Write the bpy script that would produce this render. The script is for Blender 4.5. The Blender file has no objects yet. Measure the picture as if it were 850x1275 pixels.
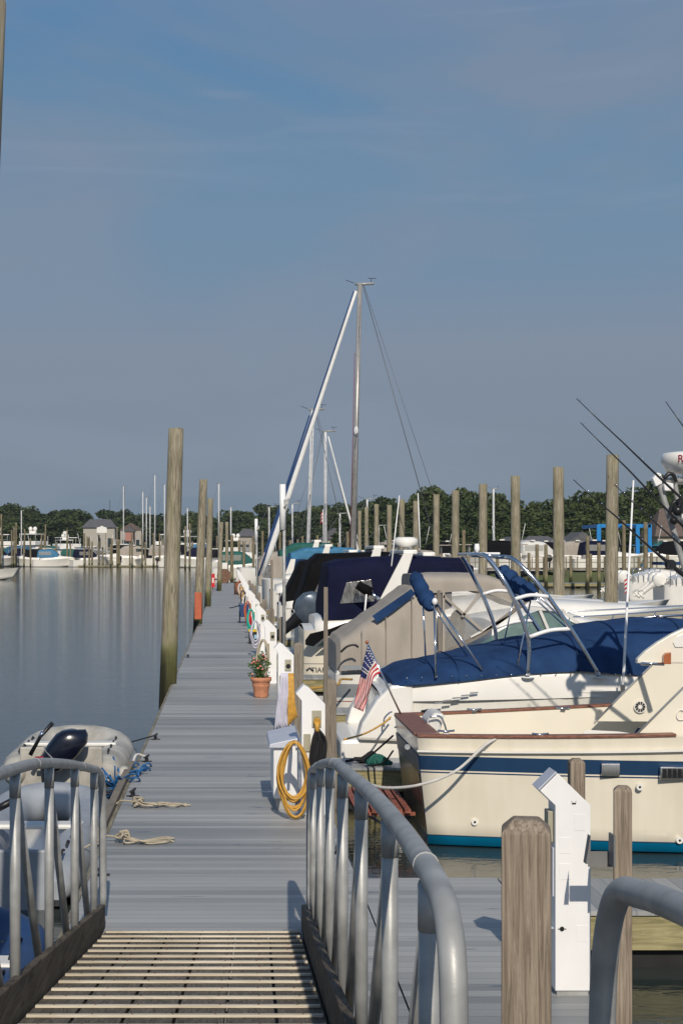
import bpy, bmesh, math, random
import numpy as np
from mathutils import Vector, Matrix
R = math.radians; PI = math.pi
rnd = random.Random(7)
S = bpy.context.scene; COL = S.collection
F, VX, VY, EYE = 2000.0, 285.0, 690.0, 2.7      # focal length in photo pixels, vanishing point, eye height over the dock
WZ = -0.45                                      # water level (dock deck = 0)
def at(px, py, Y): return Vector(((px-VX)*Y/F, Y, EYE-(py-VY)*Y/F))
def X_(px, Y): return (px-VX)*Y/F
def Z_(py, Y): return EYE-(py-VY)*Y/F

# ------------------------------------------------------------------ materials
M = {}
def mat(name, col, rough=.5, metal=0, var=.12, scale=6, bump=0, bscale=40, spec=.5, stretch=(1,1,1), col2=None, coat=0, alpha=1, trans=0, ior=1.45):
    m = bpy.data.materials.new(name); m.use_nodes = True; nt = m.node_tree; b = nt.nodes['Principled BSDF']
    b.inputs['Roughness'].default_value = rough; b.inputs['Metallic'].default_value = metal
    b.inputs['Specular IOR Level'].default_value = spec; b.inputs['IOR'].default_value = ior
    if coat: b.inputs['Coat Weight'].default_value = coat; b.inputs['Coat Roughness'].default_value = .08
    if alpha < 1: b.inputs['Alpha'].default_value = alpha
    if trans: b.inputs['Transmission Weight'].default_value = trans
    tc = nt.nodes.new('ShaderNodeTexCoord'); mp = nt.nodes.new('ShaderNodeMapping')
    mp.inputs['Scale'].default_value = stretch; nt.links.new(tc.outputs['Object'], mp.inputs[0])
    n = nt.nodes.new('ShaderNodeTexNoise'); n.inputs['Scale'].default_value = scale; n.inputs['Detail'].default_value = 5
    nt.links.new(mp.outputs[0], n.inputs['Vector'])
    cr = nt.nodes.new('ShaderNodeValToRGB'); c2 = col2 or tuple(c*(1-2*var) for c in col)
    cr.color_ramp.elements[0].position = .3; cr.color_ramp.elements[1].position = .7
    cr.color_ramp.elements[0].color = (*[max(0, c) for c in c2], 1); cr.color_ramp.elements[1].color = (*[min(1, c*(1+var*.5)) for c in col], 1)
    nt.links.new(n.outputs['Fac'], cr.inputs[0]); nt.links.new(cr.outputs[0], b.inputs['Base Color'])
    if bump:
        n2 = nt.nodes.new('ShaderNodeTexNoise'); n2.inputs['Scale'].default_value = bscale; n2.inputs['Detail'].default_value = 4
        nt.links.new(mp.outputs[0], n2.inputs['Vector']); bp = nt.nodes.new('ShaderNodeBump'); bp.inputs['Strength'].default_value = bump
        bp.inputs['Distance'].default_value = .02; nt.links.new(n2.outputs['Fac'], bp.inputs['Height']); nt.links.new(bp.outputs[0], b.inputs['Normal'])
    M[name] = m; return m
def N(nt, t, **kw):
    n = nt.nodes.new(t)
    for k, v in kw.items(): setattr(n, k, v)
    return n
def math_(nt, op, a, b=None, c=None):
    n = nt.nodes.new('ShaderNodeMath'); n.operation = op
    for i, v in enumerate((a, b, c)):
        if v is None: continue
        if isinstance(v, (int, float)): n.inputs[i].default_value = v
        else: nt.links.new(v, n.inputs[i])
    return n.outputs[0]

gel = dict(rough=.28, coat=.3, var=.03, scale=1.5)
mat('cream', (.85, .80, .68), **gel); mat('cream2', (.86, .81, .70), **gel); mat('white', (.86, .84, .79), **gel)
mat('offwhite', (.74, .73, .69), rough=.45, var=.06); mat('navystripe', (.035, .10, .24), rough=.3, coat=.4, var=.15, scale=3)
mat('bottomteal', (.0, .16, .30), rough=.35, var=.3, scale=9, col2=(.0, .30, .42)); mat('greyband', (.28, .30, .32), rough=.4, var=.05)
mat('pedwhite', (.88, .88, .88), rough=.4, var=.03, scale=4); mat('pedpanel', (.80, .80, .80), rough=.4, var=.03)
mat('pedcap', (.55, .58, .66), rough=.4, var=.04); mat('socket', (.42, .40, .30), rough=.5)
mat('chrome', (.78, .79, .82), rough=.12, metal=1, var=.05); mat('alu', (.43, .435, .425), rough=.45, metal=.2, var=.16, scale=9, bump=.04, bscale=160, spec=.5)
mat('bluecanvas', (.020, .055, .150), rough=.85, var=.15, scale=3, bump=.9, bscale=4, spec=.15)
mat('navycanvas', (.008, .010, .036), rough=.8, var=.15, scale=3, bump=.7, bscale=3, spec=.12)
mat('blackcanvas', (.006, .006, .007), rough=.8, var=.15, scale=3, bump=.7, bscale=3, spec=.12)
mat('taupe', (.40, .36, .31), rough=.8, var=.08, scale=2, bump=.6, bscale=3, spec=.2, stretch=(1.6, 1.6, .5))
mat('taupetrim', (.24, .21, .18), rough=.8); mat('greencanvas', (.012, .11, .09), rough=.75); mat('skycanvas', (.05, .20, .36), rough=.75)
mat('redcanvas', (.35, .02, .03), rough=.7)
mat('black', (.012, .012, .014), rough=.4); mat('rubber', (.03, .03, .032), rough=.7); mat('cowlnavy', (.006, .008, .020), rough=.25, coat=.5)
mat('cowlgrey', (.10, .13, .17), rough=.25, coat=.6, metal=.3)
mat('teak', (.28, .12, .075), rough=.5, var=.3, scale=10, stretch=(1, 8, 8)); mat('redteak', (.34, .11, .07), rough=.7, var=.3, scale=14)
mat('glass', (.55, .70, .66), rough=.04, var=.02, alpha=.38, spec=.8); mat('vinyl', (.62, .60, .55), rough=.07, var=.1, scale=7, alpha=.30, bump=.8, bscale=5, spec=1)
mat('darkglass', (.04, .055, .06), rough=.06, var=.2, spec=.8); mat('tealglass', (.13, .24, .23), rough=.06, alpha=.75, spec=.8)
mat('terracotta', (.62, .27, .15), rough=.8, var=.12, scale=14); mat('soil', (.04, .03, .02), rough=.95)
mat('plantgreen', (.07, .15, .03), rough=.6, var=.3); mat('petal', (.65, .12, .22), rough=.6, var=.2, scale=60, col2=(.7, .4, .2))
mat('hoseyellow', (.62, .34, .06), rough=.45, var=.12, scale=20); mat('hosewhite', (.62, .61, .72), rough=.5); mat('hosetan', (.55, .48, .36), rough=.8, bump=.6, bscale=180)
mat('ropewhite', (.72, .70, .66), rough=.8, bump=.5, bscale=150); mat('ropeblack', (.012, .012, .014), rough=.8); mat('ropeblue', (.02, .13, .34), rough=.6)
mat('orange', (.72, .10, .02), rough=.5); mat('boxorange', (.52, .13, .06), rough=.55); mat('red', (.62, .02, .03), rough=.45); mat('yellow', (.75, .55, .03), rough=.45); mat('lightblue', (.30, .50, .65), rough=.5)
mat('tealfender', (.02, .48, .38), rough=.5); mat('hypalon', (.54, .52, .47), rough=.55, var=.22, scale=3); mat('hypgrey', (.34, .37, .41), rough=.5, var=.08)
mat('hypblue', (.018, .055, .16), rough=.45, var=.1); mat('brown', (.20, .11, .07), rough=.8, var=.2)
mat('rodblack', (.02, .02, .022), rough=.3); mat('maroon', (.30, .015, .04), rough=.5); mat('liftblue', (.01, .24, .62), rough=.45)
mat('crinkle', (.55, .53, .50), rough=.18, metal=.7, var=.3, scale=6, bump=1, bscale=9, stretch=(2, 1, .7)); mat('navydull', (.02, .045, .10), rough=.4, var=.1); mat('shadedgel', (.12, .085, .065), rough=.33, coat=.15, var=.3, scale=5); mat('bracketgrey', (.20, .20, .20), rough=.6, var=.1); mat('mast', (.52, .50, .47), rough=.4, metal=.5, var=.08); mat('mastwhite', (.74, .74, .74), rough=.4); mat('wire', (.16, .17, .19), rough=.5, metal=.5)
mat('sail', (.80, .80, .78), rough=.8, var=.04, bump=.4, bscale=20); mat('sailblue', (.02, .06, .18), rough=.8)
mat('flagred', (.55, .02, .04), rough=.8); mat('flagwhite', (.80, .78, .74), rough=.8); mat('flagblue', (.02, .03, .14), rough=.8)
mat('roofgrey', (.13, .13, .14), rough=.9, var=.2, scale=3); mat('roofbrown', (.16, .12, .10), rough=.9, var=.2, scale=3); mat('housewall', (.46, .43, .38), rough=.8); mat('housepink', (.45, .22, .18), rough=.8)
mat('housetan', (.42, .38, .32), rough=.8); mat('bark', (.09, .07, .055), rough=.9, var=.2, scale=3)
mat('floatblack', (.02, .02, .02), rough=.7, var=.2); mat('rust', (.25, .07, .03), rough=.9); mat('lettering', (.05, .05, .06), rough=.5)
mat('copperlight', (.45, .14, .05), rough=.25, coat=.5)

def wood(name, a, b, axis='Z', rough=.8, gr=22, knots=True, algae=None):
    """weathered wood, grain stretched along an axis; algae = (low z, high z, green, tint) tide band by world height"""
    m = bpy.data.materials.new(name); m.use_nodes = True; nt = m.node_tree; bs = nt.nodes['Principled BSDF']
    bs.inputs['Roughness'].default_value = rough; bs.inputs['Specular IOR Level'].default_value = .25
    tc = N(nt, 'ShaderNodeTexCoord'); mp = N(nt, 'ShaderNodeMapping')
    s = {'X': (.8, gr, gr), 'Y': (gr, .8, gr), 'Z': (gr, gr, .8)}[axis]; mp.inputs['Scale'].default_value = s
    nt.links.new(tc.outputs['Object'], mp.inputs[0])
    oi = N(nt, 'ShaderNodeObjectInfo'); add = N(nt, 'ShaderNodeVectorMath', operation='ADD'); nt.links.new(mp.outputs[0], add.inputs[0]); nt.links.new(oi.outputs['Random'], add.inputs[1])
    n = N(nt, 'ShaderNodeTexNoise'); n.inputs['Scale'].default_value = 1.6; n.inputs['Detail'].default_value = 8; n.inputs['Roughness'].default_value = .72; n.inputs['Distortion'].default_value = 1.6
    nt.links.new(add.outputs[0], n.inputs['Vector'])
    cr = N(nt, 'ShaderNodeValToRGB'); e = cr.color_ramp.elements; e[0].position = .36; e[1].position = .60; e[0].color = (*b, 1); e[1].color = (*a, 1)
    nt.links.new(n.outputs['Fac'], cr.inputs[0]); out = cr.outputs[0]
    n3 = N(nt, 'ShaderNodeTexNoise'); n3.inputs['Scale'].default_value = 1.3; n3.inputs['Detail'].default_value = 3; nt.links.new(tc.outputs['Object'], n3.inputs['Vector'])
    mx = N(nt, 'ShaderNodeMix', data_type='RGBA', blend_type='MULTIPLY'); mx.inputs[0].default_value = .6
    cr3 = N(nt, 'ShaderNodeValToRGB'); cr3.color_ramp.elements[0].position = .35; cr3.color_ramp.elements[0].color = (.62, .62, .58, 1); cr3.color_ramp.elements[1].position = .65
    nt.links.new(n3.outputs['Fac'], cr3.inputs[0]); nt.links.new(out, mx.inputs[6]); nt.links.new(cr3.outputs[0], mx.inputs[7]); out = mx.outputs[2]
    if algae:
        geo = N(nt, 'ShaderNodeNewGeometry'); sp = N(nt, 'ShaderNodeSeparateXYZ'); nt.links.new(geo.outputs['Position'], sp.inputs[0])
        jit = math_(nt, 'MULTIPLY', math_(nt, 'SUBTRACT', n3.outputs['Fac'], .5), .9)
        z = math_(nt, 'ADD', sp.outputs[2], jit)
        rp = N(nt, 'ShaderNodeMapRange'); rp.inputs[1].default_value = algae[0]; rp.inputs[2].default_value = algae[1]
        nt.links.new(z, rp.inputs[0])
        cr2 = N(nt, 'ShaderNodeValToRGB'); el = cr2.color_ramp.elements
        el[0].position = 0; el[0].color = (.012, .012, .008, 1); el[1].position = .30; el[1].color = (.03, .03, .014, 1)
        k = el.new(.45); k.color = (.20, .20, .10, 1); k = el.new(.62); k.color = (*[c*1.1 for c in a], 1); k = el.new(1); k.color = (*a, 1)
        nt.links.new(rp.outputs[0], cr2.inputs[0])
        rp2 = N(nt, 'ShaderNodeMapRange'); rp2.inputs[1].default_value = .55; rp2.inputs[2].default_value = 1.15; nt.links.new(z, rp2.inputs[0])
        mx2 = N(nt, 'ShaderNodeMix', data_type='RGBA'); nt.links.new(rp2.outputs[0], mx2.inputs[0]); nt.links.new(cr2.outputs[0], mx2.inputs[6]); nt.links.new(out, mx2.inputs[7]); out = mx2.outputs[2]
        # green growth streaks higher up
        mg = N(nt, 'ShaderNodeMix', data_type='RGBA'); g = N(nt, 'ShaderNodeTexNoise'); g.inputs['Scale'].default_value = 2.2; mp3 = N(nt, 'ShaderNodeMapping'); mp3.inputs['Scale'].default_value = (3, 3, .25)
        nt.links.new(tc.outputs['Object'], mp3.inputs[0]); nt.links.new(mp3.outputs[0], g.inputs['Vector'])
        gr_ = N(nt, 'ShaderNodeMapRange'); gr_.inputs[1].default_value = .48; gr_.inputs[2].default_value = .68; gr_.inputs[4].default_value = .42; nt.links.new(g.outputs['Fac'], gr_.inputs[0])
        nt.links.new(gr_.outputs[0], mg.inputs[0]); nt.links.new(out, mg.inputs[6]); mg.inputs[7].default_value = (.17, .17, .06, 1); out = mg.outputs[2]
    if knots:
        v = N(nt, 'ShaderNodeTexVoronoi'); v.inputs['Scale'].default_value = 1.0; mk = N(nt, 'ShaderNodeMapping'); mk.inputs['Scale'].default_value = {'X': (1.7, 5, 5), 'Y': (5, 1.7, 5), 'Z': (5, 5, 1.7)}[axis]
        nt.links.new(tc.outputs['Object'], mk.inputs[0]); nt.links.new(mk.outputs[0], v.inputs['Vector'])
        kr = N(nt, 'ShaderNodeMapRange'); kr.inputs[1].default_value = .05; kr.inputs[2].default_value = .10; kr.inputs[3].default_value = .75; kr.inputs[4].default_value = 0
        nt.links.new(v.outputs['Distance'], kr.inputs[0]); mk2 = N(nt, 'ShaderNodeMix', data_type='RGBA'); nt.links.new(kr.outputs[0], mk2.inputs[0]); nt.links.new(out, mk2.inputs[6]); mk2.inputs[7].default_value = (.035, .022, .014, 1); out = mk2.outputs[2]
    nt.links.new(out, bs.inputs['Base Color'])
    bp = N(nt, 'ShaderNodeBump'); bp.inputs['Strength'].default_value = .6; bp.inputs['Distance'].default_value = .012; nt.links.new(n.outputs['Fac'], bp.inputs['Height']); nt.links.new(bp.outputs[0], bs.inputs['Normal'])
    M[name] = m; return m
wood('postwood', (.40, .33, .26), (.16, .125, .095)); wood('greywood', (.33, .29, .24), (.15, .125, .10))
wood('pilewood', (.43, .385, .29), (.16, .135, .095), gr=13, algae=(-.5, 2.3)); wood('farpile', (.30, .25, .17), (.14, .115, .07), gr=3, knots=False, algae=(-.5, 1.6))
wood('rampwood', (.19, .165, .135), (.075, .065, .052), axis='Y', knots=False); wood('toewood', (.17, .135, .10), (.05, .042, .035), axis='Y', gr=14)
wood('fascia', (.42, .37, .20), (.20, .18, .09), axis='X', gr=8); wood('trimwood', (.55, .42, .28), (.33, .25, .16), axis='X', gr=8, knots=False)
wood('fasciaY', (.34, .31, .24), (.14, .13, .10), axis='Y', gr=8); wood('cleatwood', (.80, .73, .60), (.62, .54, .42), axis='X', gr=10, knots=False)

def deckboards(name, axis):
    """grey weathered deck boards, .14 m wide, dark gaps, tone per board, dew-dark patches"""
    m = bpy.data.materials.new(name); m.use_nodes = True; nt = m.node_tree; bs = nt.nodes['Principled BSDF']
    tc = N(nt, 'ShaderNodeTexCoord'); sp = N(nt, 'ShaderNodeSeparateXYZ'); nt.links.new(tc.outputs['Object'], sp.inputs[0])
    a = sp.outputs[axis]; q = math_(nt, 'DIVIDE', a, .14); fl = math_(nt, 'FLOOR', q); fr = math_(nt, 'FRACT', q)
    wn = N(nt, 'ShaderNodeTexWhiteNoise', noise_dimensions='1D'); nt.links.new(fl, wn.inputs['W'])
    mp = N(nt, 'ShaderNodeMapping'); mp.inputs['Scale'].default_value = (1.1, 26, 1) if axis == 1 else (26, 1.1, 1); nt.links.new(tc.outputs['Object'], mp.inputs[0])
    n = N(nt, 'ShaderNodeTexNoise'); n.inputs['Scale'].default_value = 1.6; n.inputs['Detail'].default_value = 7; n.inputs['Roughness'].default_value = .6; nt.links.new(mp.outputs[0], n.inputs['Vector'])
    n2 = N(nt, 'ShaderNodeTexNoise'); n2.inputs['Scale'].default_value = .35; n2.inputs['Detail'].default_value = 4; mp2 = N(nt, 'ShaderNodeMapping'); mp2.inputs['Scale'].default_value = (.5, 1.6, 1) if axis == 1 else (1.6, .5, 1)
    nt.links.new(tc.outputs['Object'], mp2.inputs[0]); nt.links.new(mp2.outputs[0], n2.inputs['Vector'])
    v = math_(nt, 'ADD', math_(nt, 'MULTIPLY', wn.outputs['Value'], .34), math_(nt, 'ADD', math_(nt, 'MULTIPLY', n.outputs['Fac'], .32), math_(nt, 'MULTIPLY', n2.outputs['Fac'], .90)))
    cr = N(nt, 'ShaderNodeValToRGB'); e = cr.color_ramp.elements; e[0].position = .45; e[0].color = (.19, .20, .205, 1); e[1].position = 1.02; e[1].color = (.44, .44, .425, 1)
    nt.links.new(v, cr.inputs[0])
    g1 = math_(nt, 'LESS_THAN', fr, .03); mx = N(nt, 'ShaderNodeMix', data_type='RGBA'); nt.links.new(g1, mx.inputs[0]); nt.links.new(cr.outputs[0], mx.inputs[6]); mx.inputs[7].default_value = (.075, .08, .09, 1)
    # dew left in short wet streaks along single boards
    n4 = N(nt, 'ShaderNodeTexNoise'); n4.inputs['Scale'].default_value = 1.0; n4.inputs['Detail'].default_value = 2; mp4 = N(nt, 'ShaderNodeMapping'); mp4.inputs['Scale'].default_value = (1.4, 7.14, 1) if axis == 1 else (7.14, 1.4, 1)
    nt.links.new(tc.outputs['Object'], mp4.inputs[0]); nt.links.new(mp4.outputs[0], n4.inputs['Vector'])
    wt = N(nt, 'ShaderNodeMapRange'); wt.inputs[1].default_value = .69; wt.inputs[2].default_value = .73; nt.links.new(n4.outputs['Fac'], wt.inputs[0])
    mx2 = N(nt, 'ShaderNodeMix', data_type='RGBA'); nt.links.new(math_(nt, 'MULTIPLY', wt.outputs[0], .7), mx2.inputs[0]); nt.links.new(mx.outputs[2], mx2.inputs[6]); mx2.inputs[7].default_value = (.05, .06, .08, 1)
    nt.links.new(mx2.outputs[2], bs.inputs['Base Color'])
    ro = math_(nt, 'SUBTRACT', .52, math_(nt, 'MULTIPLY', wt.outputs[0], .35)); nt.links.new(ro, bs.inputs['Roughness']); bs.inputs['Specular IOR Level'].default_value = .5
    h = math_(nt, 'ADD', math_(nt, 'MULTIPLY', g1, -1.5), math_(nt, 'MULTIPLY', n.outputs['Fac'], .3)); bp = N(nt, 'ShaderNodeBump'); bp.inputs['Strength'].default_value = .5; bp.inputs['Distance'].default_value = .01
    nt.links.new(h, bp.inputs['Height']); nt.links.new(bp.outputs[0], bs.inputs['Normal']); M[name] = m
deckboards('deckY', 1); deckboards('deckX', 0)

def bands(name, stops, **kw):
    """paint bands by height over the boat's own origin: [(z_low, colour)...]"""
    m = bpy.data.materials.new(name); m.use_nodes = True; nt = m.node_tree; b = nt.nodes['Principled BSDF']
    b.inputs['Roughness'].default_value = .25; b.inputs['Coat Weight'].default_value = .3; b.inputs['Coat Roughness'].default_value = .06
    tc = N(nt, 'ShaderNodeTexCoord'); sp = N(nt, 'ShaderNodeSeparateXYZ'); nt.links.new(tc.outputs['Object'], sp.inputs[0])
    n = N(nt, 'ShaderNodeTexNoise'); n.inputs['Scale'].default_value = 2.5; n.inputs['Detail'].default_value = 5; nt.links.new(tc.outputs['Object'], n.inputs['Vector'])
    rp = N(nt, 'ShaderNodeMapRange'); rp.inputs[1].default_value = -1; rp.inputs[2].default_value = 3; nt.links.new(sp.outputs[2], rp.inputs[0])
    cr = N(nt, 'ShaderNodeValToRGB'); cr.color_ramp.interpolation = 'CONSTANT'; el = cr.color_ramp.elements
    for i, (z, c) in enumerate(stops):
        p = (z+1)/4
        e = el[0] if i == 0 else (el[1] if i == 1 else el.new(p)); e.position = p; e.color = (*c, 1)
    nt.links.new(rp.outputs[0], cr.inputs[0])
    mx = N(nt, 'ShaderNodeMix', data_type='RGBA', blend_type='MULTIPLY'); mx.inputs[0].default_value = .5; c3 = N(nt, 'ShaderNodeValToRGB'); c3.color_ramp.elements[0].position = .3; c3.color_ramp.elements[0].color = (.80, .78, .72, 1); c3.color_ramp.elements[1].position = .6
    mps = N(nt, 'ShaderNodeMapping'); mps.inputs['Scale'].default_value = (9, 9, .7); nt.links.new(tc.outputs['Object'], mps.inputs[0]); ns = N(nt, 'ShaderNodeTexNoise'); ns.inputs['Scale'].default_value = 1.0; ns.inputs['Detail'].default_value = 6; nt.links.new(mps.outputs[0], ns.inputs['Vector']); n_ = math_(nt, 'ADD', math_(nt, 'MULTIPLY', n.outputs['Fac'], .5), math_(nt, 'MULTIPLY', ns.outputs['Fac'], .5)); n.outputs['Fac']
    nt.links.new(n_, c3.inputs[0]); nt.links.new(cr.outputs[0], mx.inputs[6]); nt.links.new(c3.outputs[0], mx.inputs[7]); nt.links.new(mx.outputs[2], b.inputs['Base Color'])
    M[name] = m
TEAL = (.0, .20, .40); CREAM = (.85, .79, .66); NAVY = (.018, .055, .13)
bands('hull_bluestripe', [(-1, TEAL), (.10, (.02, .10, .20)), (.125, CREAM), (.795, NAVY), (.80, CREAM), (.815, NAVY), (.975, CREAM)])
WH = (.84, .82, .76)
bands('hull_white', [(-1, (.02, .03, .06)), (.06, WH), (.9, WH)]); bands('hull_cream', [(-1, (.01, .02, .05)), (.06, CREAM), (.62, (.10, .10, .12)), (.64, CREAM)])
bands('hull_greyband', [(-1, (.02, .03, .06)), (.07, WH), (.45, (.30, .02, .03)), (.46, WH), (.52, (.26, .28, .30)), (.78, WH)])

# ------------------------------------------------------------------ mesh builder
ORG = {}
class MB:
    def __init__(s): s.v = []; s.f = []; s.m = []; s.sm = []; s.cur = 0; s.smooth = False
    def add(s, vs, fs, smooth=None):
        o = len(s.v); s.v += [tuple(v) for v in vs]
        for f in fs: s.f.append([i+o for i in f]); s.m.append(s.cur); s.sm.append(s.smooth if smooth is None else smooth)
        return s
    def box(s, x0, x1, y0, y1, z0, z1):
        v = [(x, y, z) for z in (z0, z1) for y in (y0, y1) for x in (x0, x1)]
        return s.add(v, [(0, 2, 3, 1), (4, 5, 7, 6), (0, 1, 5, 4), (2, 6, 7, 3), (0, 4, 6, 2), (1, 3, 7, 5)], False)
    def prism(s, pts, y0, y1):           # polygon in XZ, extruded in Y
        n = len(pts); v = [(x, y0, z) for x, z in pts]+[(x, y1, z) for x, z in pts]
        return s.add(v, [tuple(range(n)), tuple(range(2*n-1, n-1, -1))]+[(i, i+n, (i+1) % n+n, (i+1) % n) for i in range(n)], False)
    def pprism(s, pp, Y, th, lean=0):      # polygon given by photo pixels at depth Y
        return s.prism([(X_(a, Y), Z_(b, Y)) for a, b in pp], Y, Y+th)
    def tube(s, pts, r, n=8, caps=True, flat=None):
        P = [Vector(p) for p in pts]; k = len(P); rs = r if isinstance(r, (list, tuple)) else [r]*k
        vs = []; up = None
        for i, p in enumerate(P):
            d = (P[min(i+1, k-1)]-P[max(i-1, 0)]).normalized()
            if up is None:
                up = Vector((0, 0, 1)) if abs(d.z) < .9 else Vector((1, 0, 0))
            a = d.cross(up); a = a.normalized() if a.length > 1e-5 else d.orthogonal().normalized(); b = a.cross(d).normalized(); up = b
            for j in range(n):
                t = 2*PI*j/n; vs.append(p+a*math.cos(t)*rs[i]+b*math.sin(t)*rs[i]*(flat or 1))
        fs = [(i*n+j, i*n+(j+1) % n, (i+1)*n+(j+1) % n, (i+1)*n+j) for i in range(k-1) for j in range(n)]
        s.add(vs, fs, True)
        if caps: s.add(vs[:n], [tuple(range(n-1, -1, -1))], False); s.add(vs[-n:], [tuple(range(n))], False)
        return s
    def lathe(s, c, prof, n=20, axis=(0, 0, 1), smooth=True, sc=(1, 1)):   # prof: (r, h)
        ax = Vector(axis).normalized(); a = ax.orthogonal().normalized() if abs(ax.z) < .99 else Vector((1, 0, 0)); b = ax.cross(a); c = Vector(c)
        vs = [c+ax*h+a*math.cos(2*PI*j/n)*r*sc[0]+b*math.sin(2*PI*j/n)*r*sc[1] for r, h in prof for j in range(n)]
        k = len(prof); fs = [(i*n+j, i*n+(j+1) % n, (i+1)*n+(j+1) % n, (i+1)*n+j) for i in range(k-1) for j in range(n)]
        s.add(vs, fs, smooth)
        s.add(vs[:n], [tuple(range(n-1, -1, -1))], False); s.add(vs[-n:], [tuple(range(n))], False); return s
    def grid(s, rows, smooth=True, closed=False):        # rows of points
        nc = len(rows[0]); vs = [p for r in rows for p in r]
        fs = [(i*nc+j, i*nc+(j+1) % nc, (i+1)*nc+(j+1) % nc, (i+1)*nc+j) for i in range(len(rows)-1) for j in range(nc if closed else nc-1)]
        return s.add(vs, fs, smooth)
    def ell(s, c, r, n=12, m=8, rot=None):
        c = Vector(c); rows = []
        for i in range(m+1):
            t = PI*i/m; row = []
            for j in range(n):
                p = Vector((r[0]*math.sin(t)*math.cos(2*PI*j/n), r[1]*math.sin(t)*math.sin(2*PI*j/n), r[2]*math.cos(t)))
                if rot: p = rot @ p
                row.append(c+p)
            rows.append(row)
        return s.grid(rows, True, True)
    def build(s, name, mats, parent=None, org=None, bevel=0, subsurf=0, solid=0):
        if not isinstance(mats, (list, tuple)): mats = [mats]
        o_ = ORG[parent.name] if parent else Vector(org or (0, 0, 0))
        me = bpy.data.meshes.new(name); me.from_pydata([(x-o_[0], y-o_[1], z-o_[2]) for x, y, z in s.v], [], s.f)
        for m in mats: me.materials.append(M[m] if isinstance(m, str) else m)
        me.polygons.foreach_set('material_index', s.m); me.polygons.foreach_set('use_smooth', s.sm)
        bm = bmesh.new(); bm.from_mesh(me); bmesh.ops.remove_doubles(bm, verts=bm.verts, dist=.0004); bmesh.ops.recalc_face_normals(bm, faces=bm.faces); bm.to_mesh(me); bm.free()
        o = bpy.data.objects.new(name, me); COL.objects.link(o)
        if parent: o.parent = parent
        else: o.location = o_
        ORG[o.name] = Vector(o_)
        if solid: k = o.modifiers.new('s', 'SOLIDIFY'); k.thickness = solid; k.offset = 0
        if subsurf: k = o.modifiers.new('u', 'SUBSURF'); k.levels = subsurf; k.render_levels = subsurf
        if bevel: k = o.modifiers.new('b', 'BEVEL'); k.width = bevel; k.segments = 2; k.limit_method = 'ANGLE'; k.angle_limit = R(40)
        return o
def tag(o, label, cat=None, group=None, kind=None):
    if label: o['label'] = label
    if cat: o['category'] = cat
    if group: o['group'] = group
    if kind: o['kind'] = kind
    return o
def thing(name, loc, label, cat, group=None, rz=0):
    o = bpy.data.objects.new(name, None); COL.objects.link(o); o.location = loc; o.rotation_euler[2] = rz; o.empty_display_size = .2
    ORG[o.name] = Vector(loc); return tag(o, label, cat, group)
def struct(o): o['kind'] = 'structure'; return o
def copy_tree(o, loc=None, rz=None, parent=None, label=None, scale=None):
    c = o.copy(); COL.objects.link(c)
    if parent: c.parent = parent
    if loc is not None: c.location = loc
    if rz is not None: c.rotation_euler[2] = rz
    if scale: c.scale = scale
    if label: c['label'] = label
    for ch in list(o.children): copy_tree(ch, parent=c)
    return c
ORD = ['first', 'second', 'third', 'fourth', 'fifth', 'sixth', 'seventh', 'eighth', 'ninth', 'tenth', 'eleventh', 'twelfth', 'thirteenth', 'fourteenth', 'fifteenth', 'sixteenth', 'seventeenth', 'eighteenth', 'nineteenth', 'twentieth']
def ordn(i):
    if i < 20: return ORD[i]
    tens = ['twenty', 'thirty', 'forty', 'fifty', 'sixty', 'seventy', 'eighty', 'ninety'][(i+1)//10-2]; u = (i+1) % 10
    return tens+'-'+ORD[u-1] if u else {'twenty': 'twentieth', 'thirty': 'thirtieth', 'forty': 'fortieth', 'fifty': 'fiftieth', 'sixty': 'sixtieth', 'seventy': 'seventieth', 'eighty': 'eightieth', 'ninety': 'ninetieth'}[tens]
def bez(pts, n=6):
    """Catmull-Rom through points"""
    P = [Vector(p) for p in pts]; P = [P[0]*2-P[1]]+P+[P[-1]*2-P[-2]]; out = []
    for i in range(1, len(P)-2):
        for k in range(n):
            t = k/n; a, b, c, d = P[i-1:i+3]
            out.append(.5*((2*b)+(c-a)*t+(2*a-5*b+4*c-d)*t*t+(3*b-a-3*c+d)*t**3))
    return out+[P[-2]]
def text_mesh(txt, size, name, m, parent, org, mtx, bend=None, ext=.002):
    cu = bpy.data.curves.new(name, 'FONT'); cu.body = txt; cu.size = size; cu.extrude = ext; cu.offset = size*.02
    t = bpy.data.objects.new(name+'_t', cu); COL.objects.link(t); dg = bpy.context.evaluated_depsgraph_get(); dg.update()
    me = bpy.data.meshes.new_from_object(t.evaluated_get(dg)); bpy.data.objects.remove(t)
    for v in me.vertices:
        p = v.co.copy()
        if bend: a = p.x/bend; p = Vector((math.sin(a)*(bend+p.z), p.y, -bend+math.cos(a)*(bend+p.z)))
        v.co = (mtx @ p)-ORG[parent.name]
    me.materials.clear(); me.materials.append(M[m])
    o = bpy.data.objects.new(name, me); COL.objects.link(o); o.parent = parent; ORG[o.name] = ORG[parent.name]; return o

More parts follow.
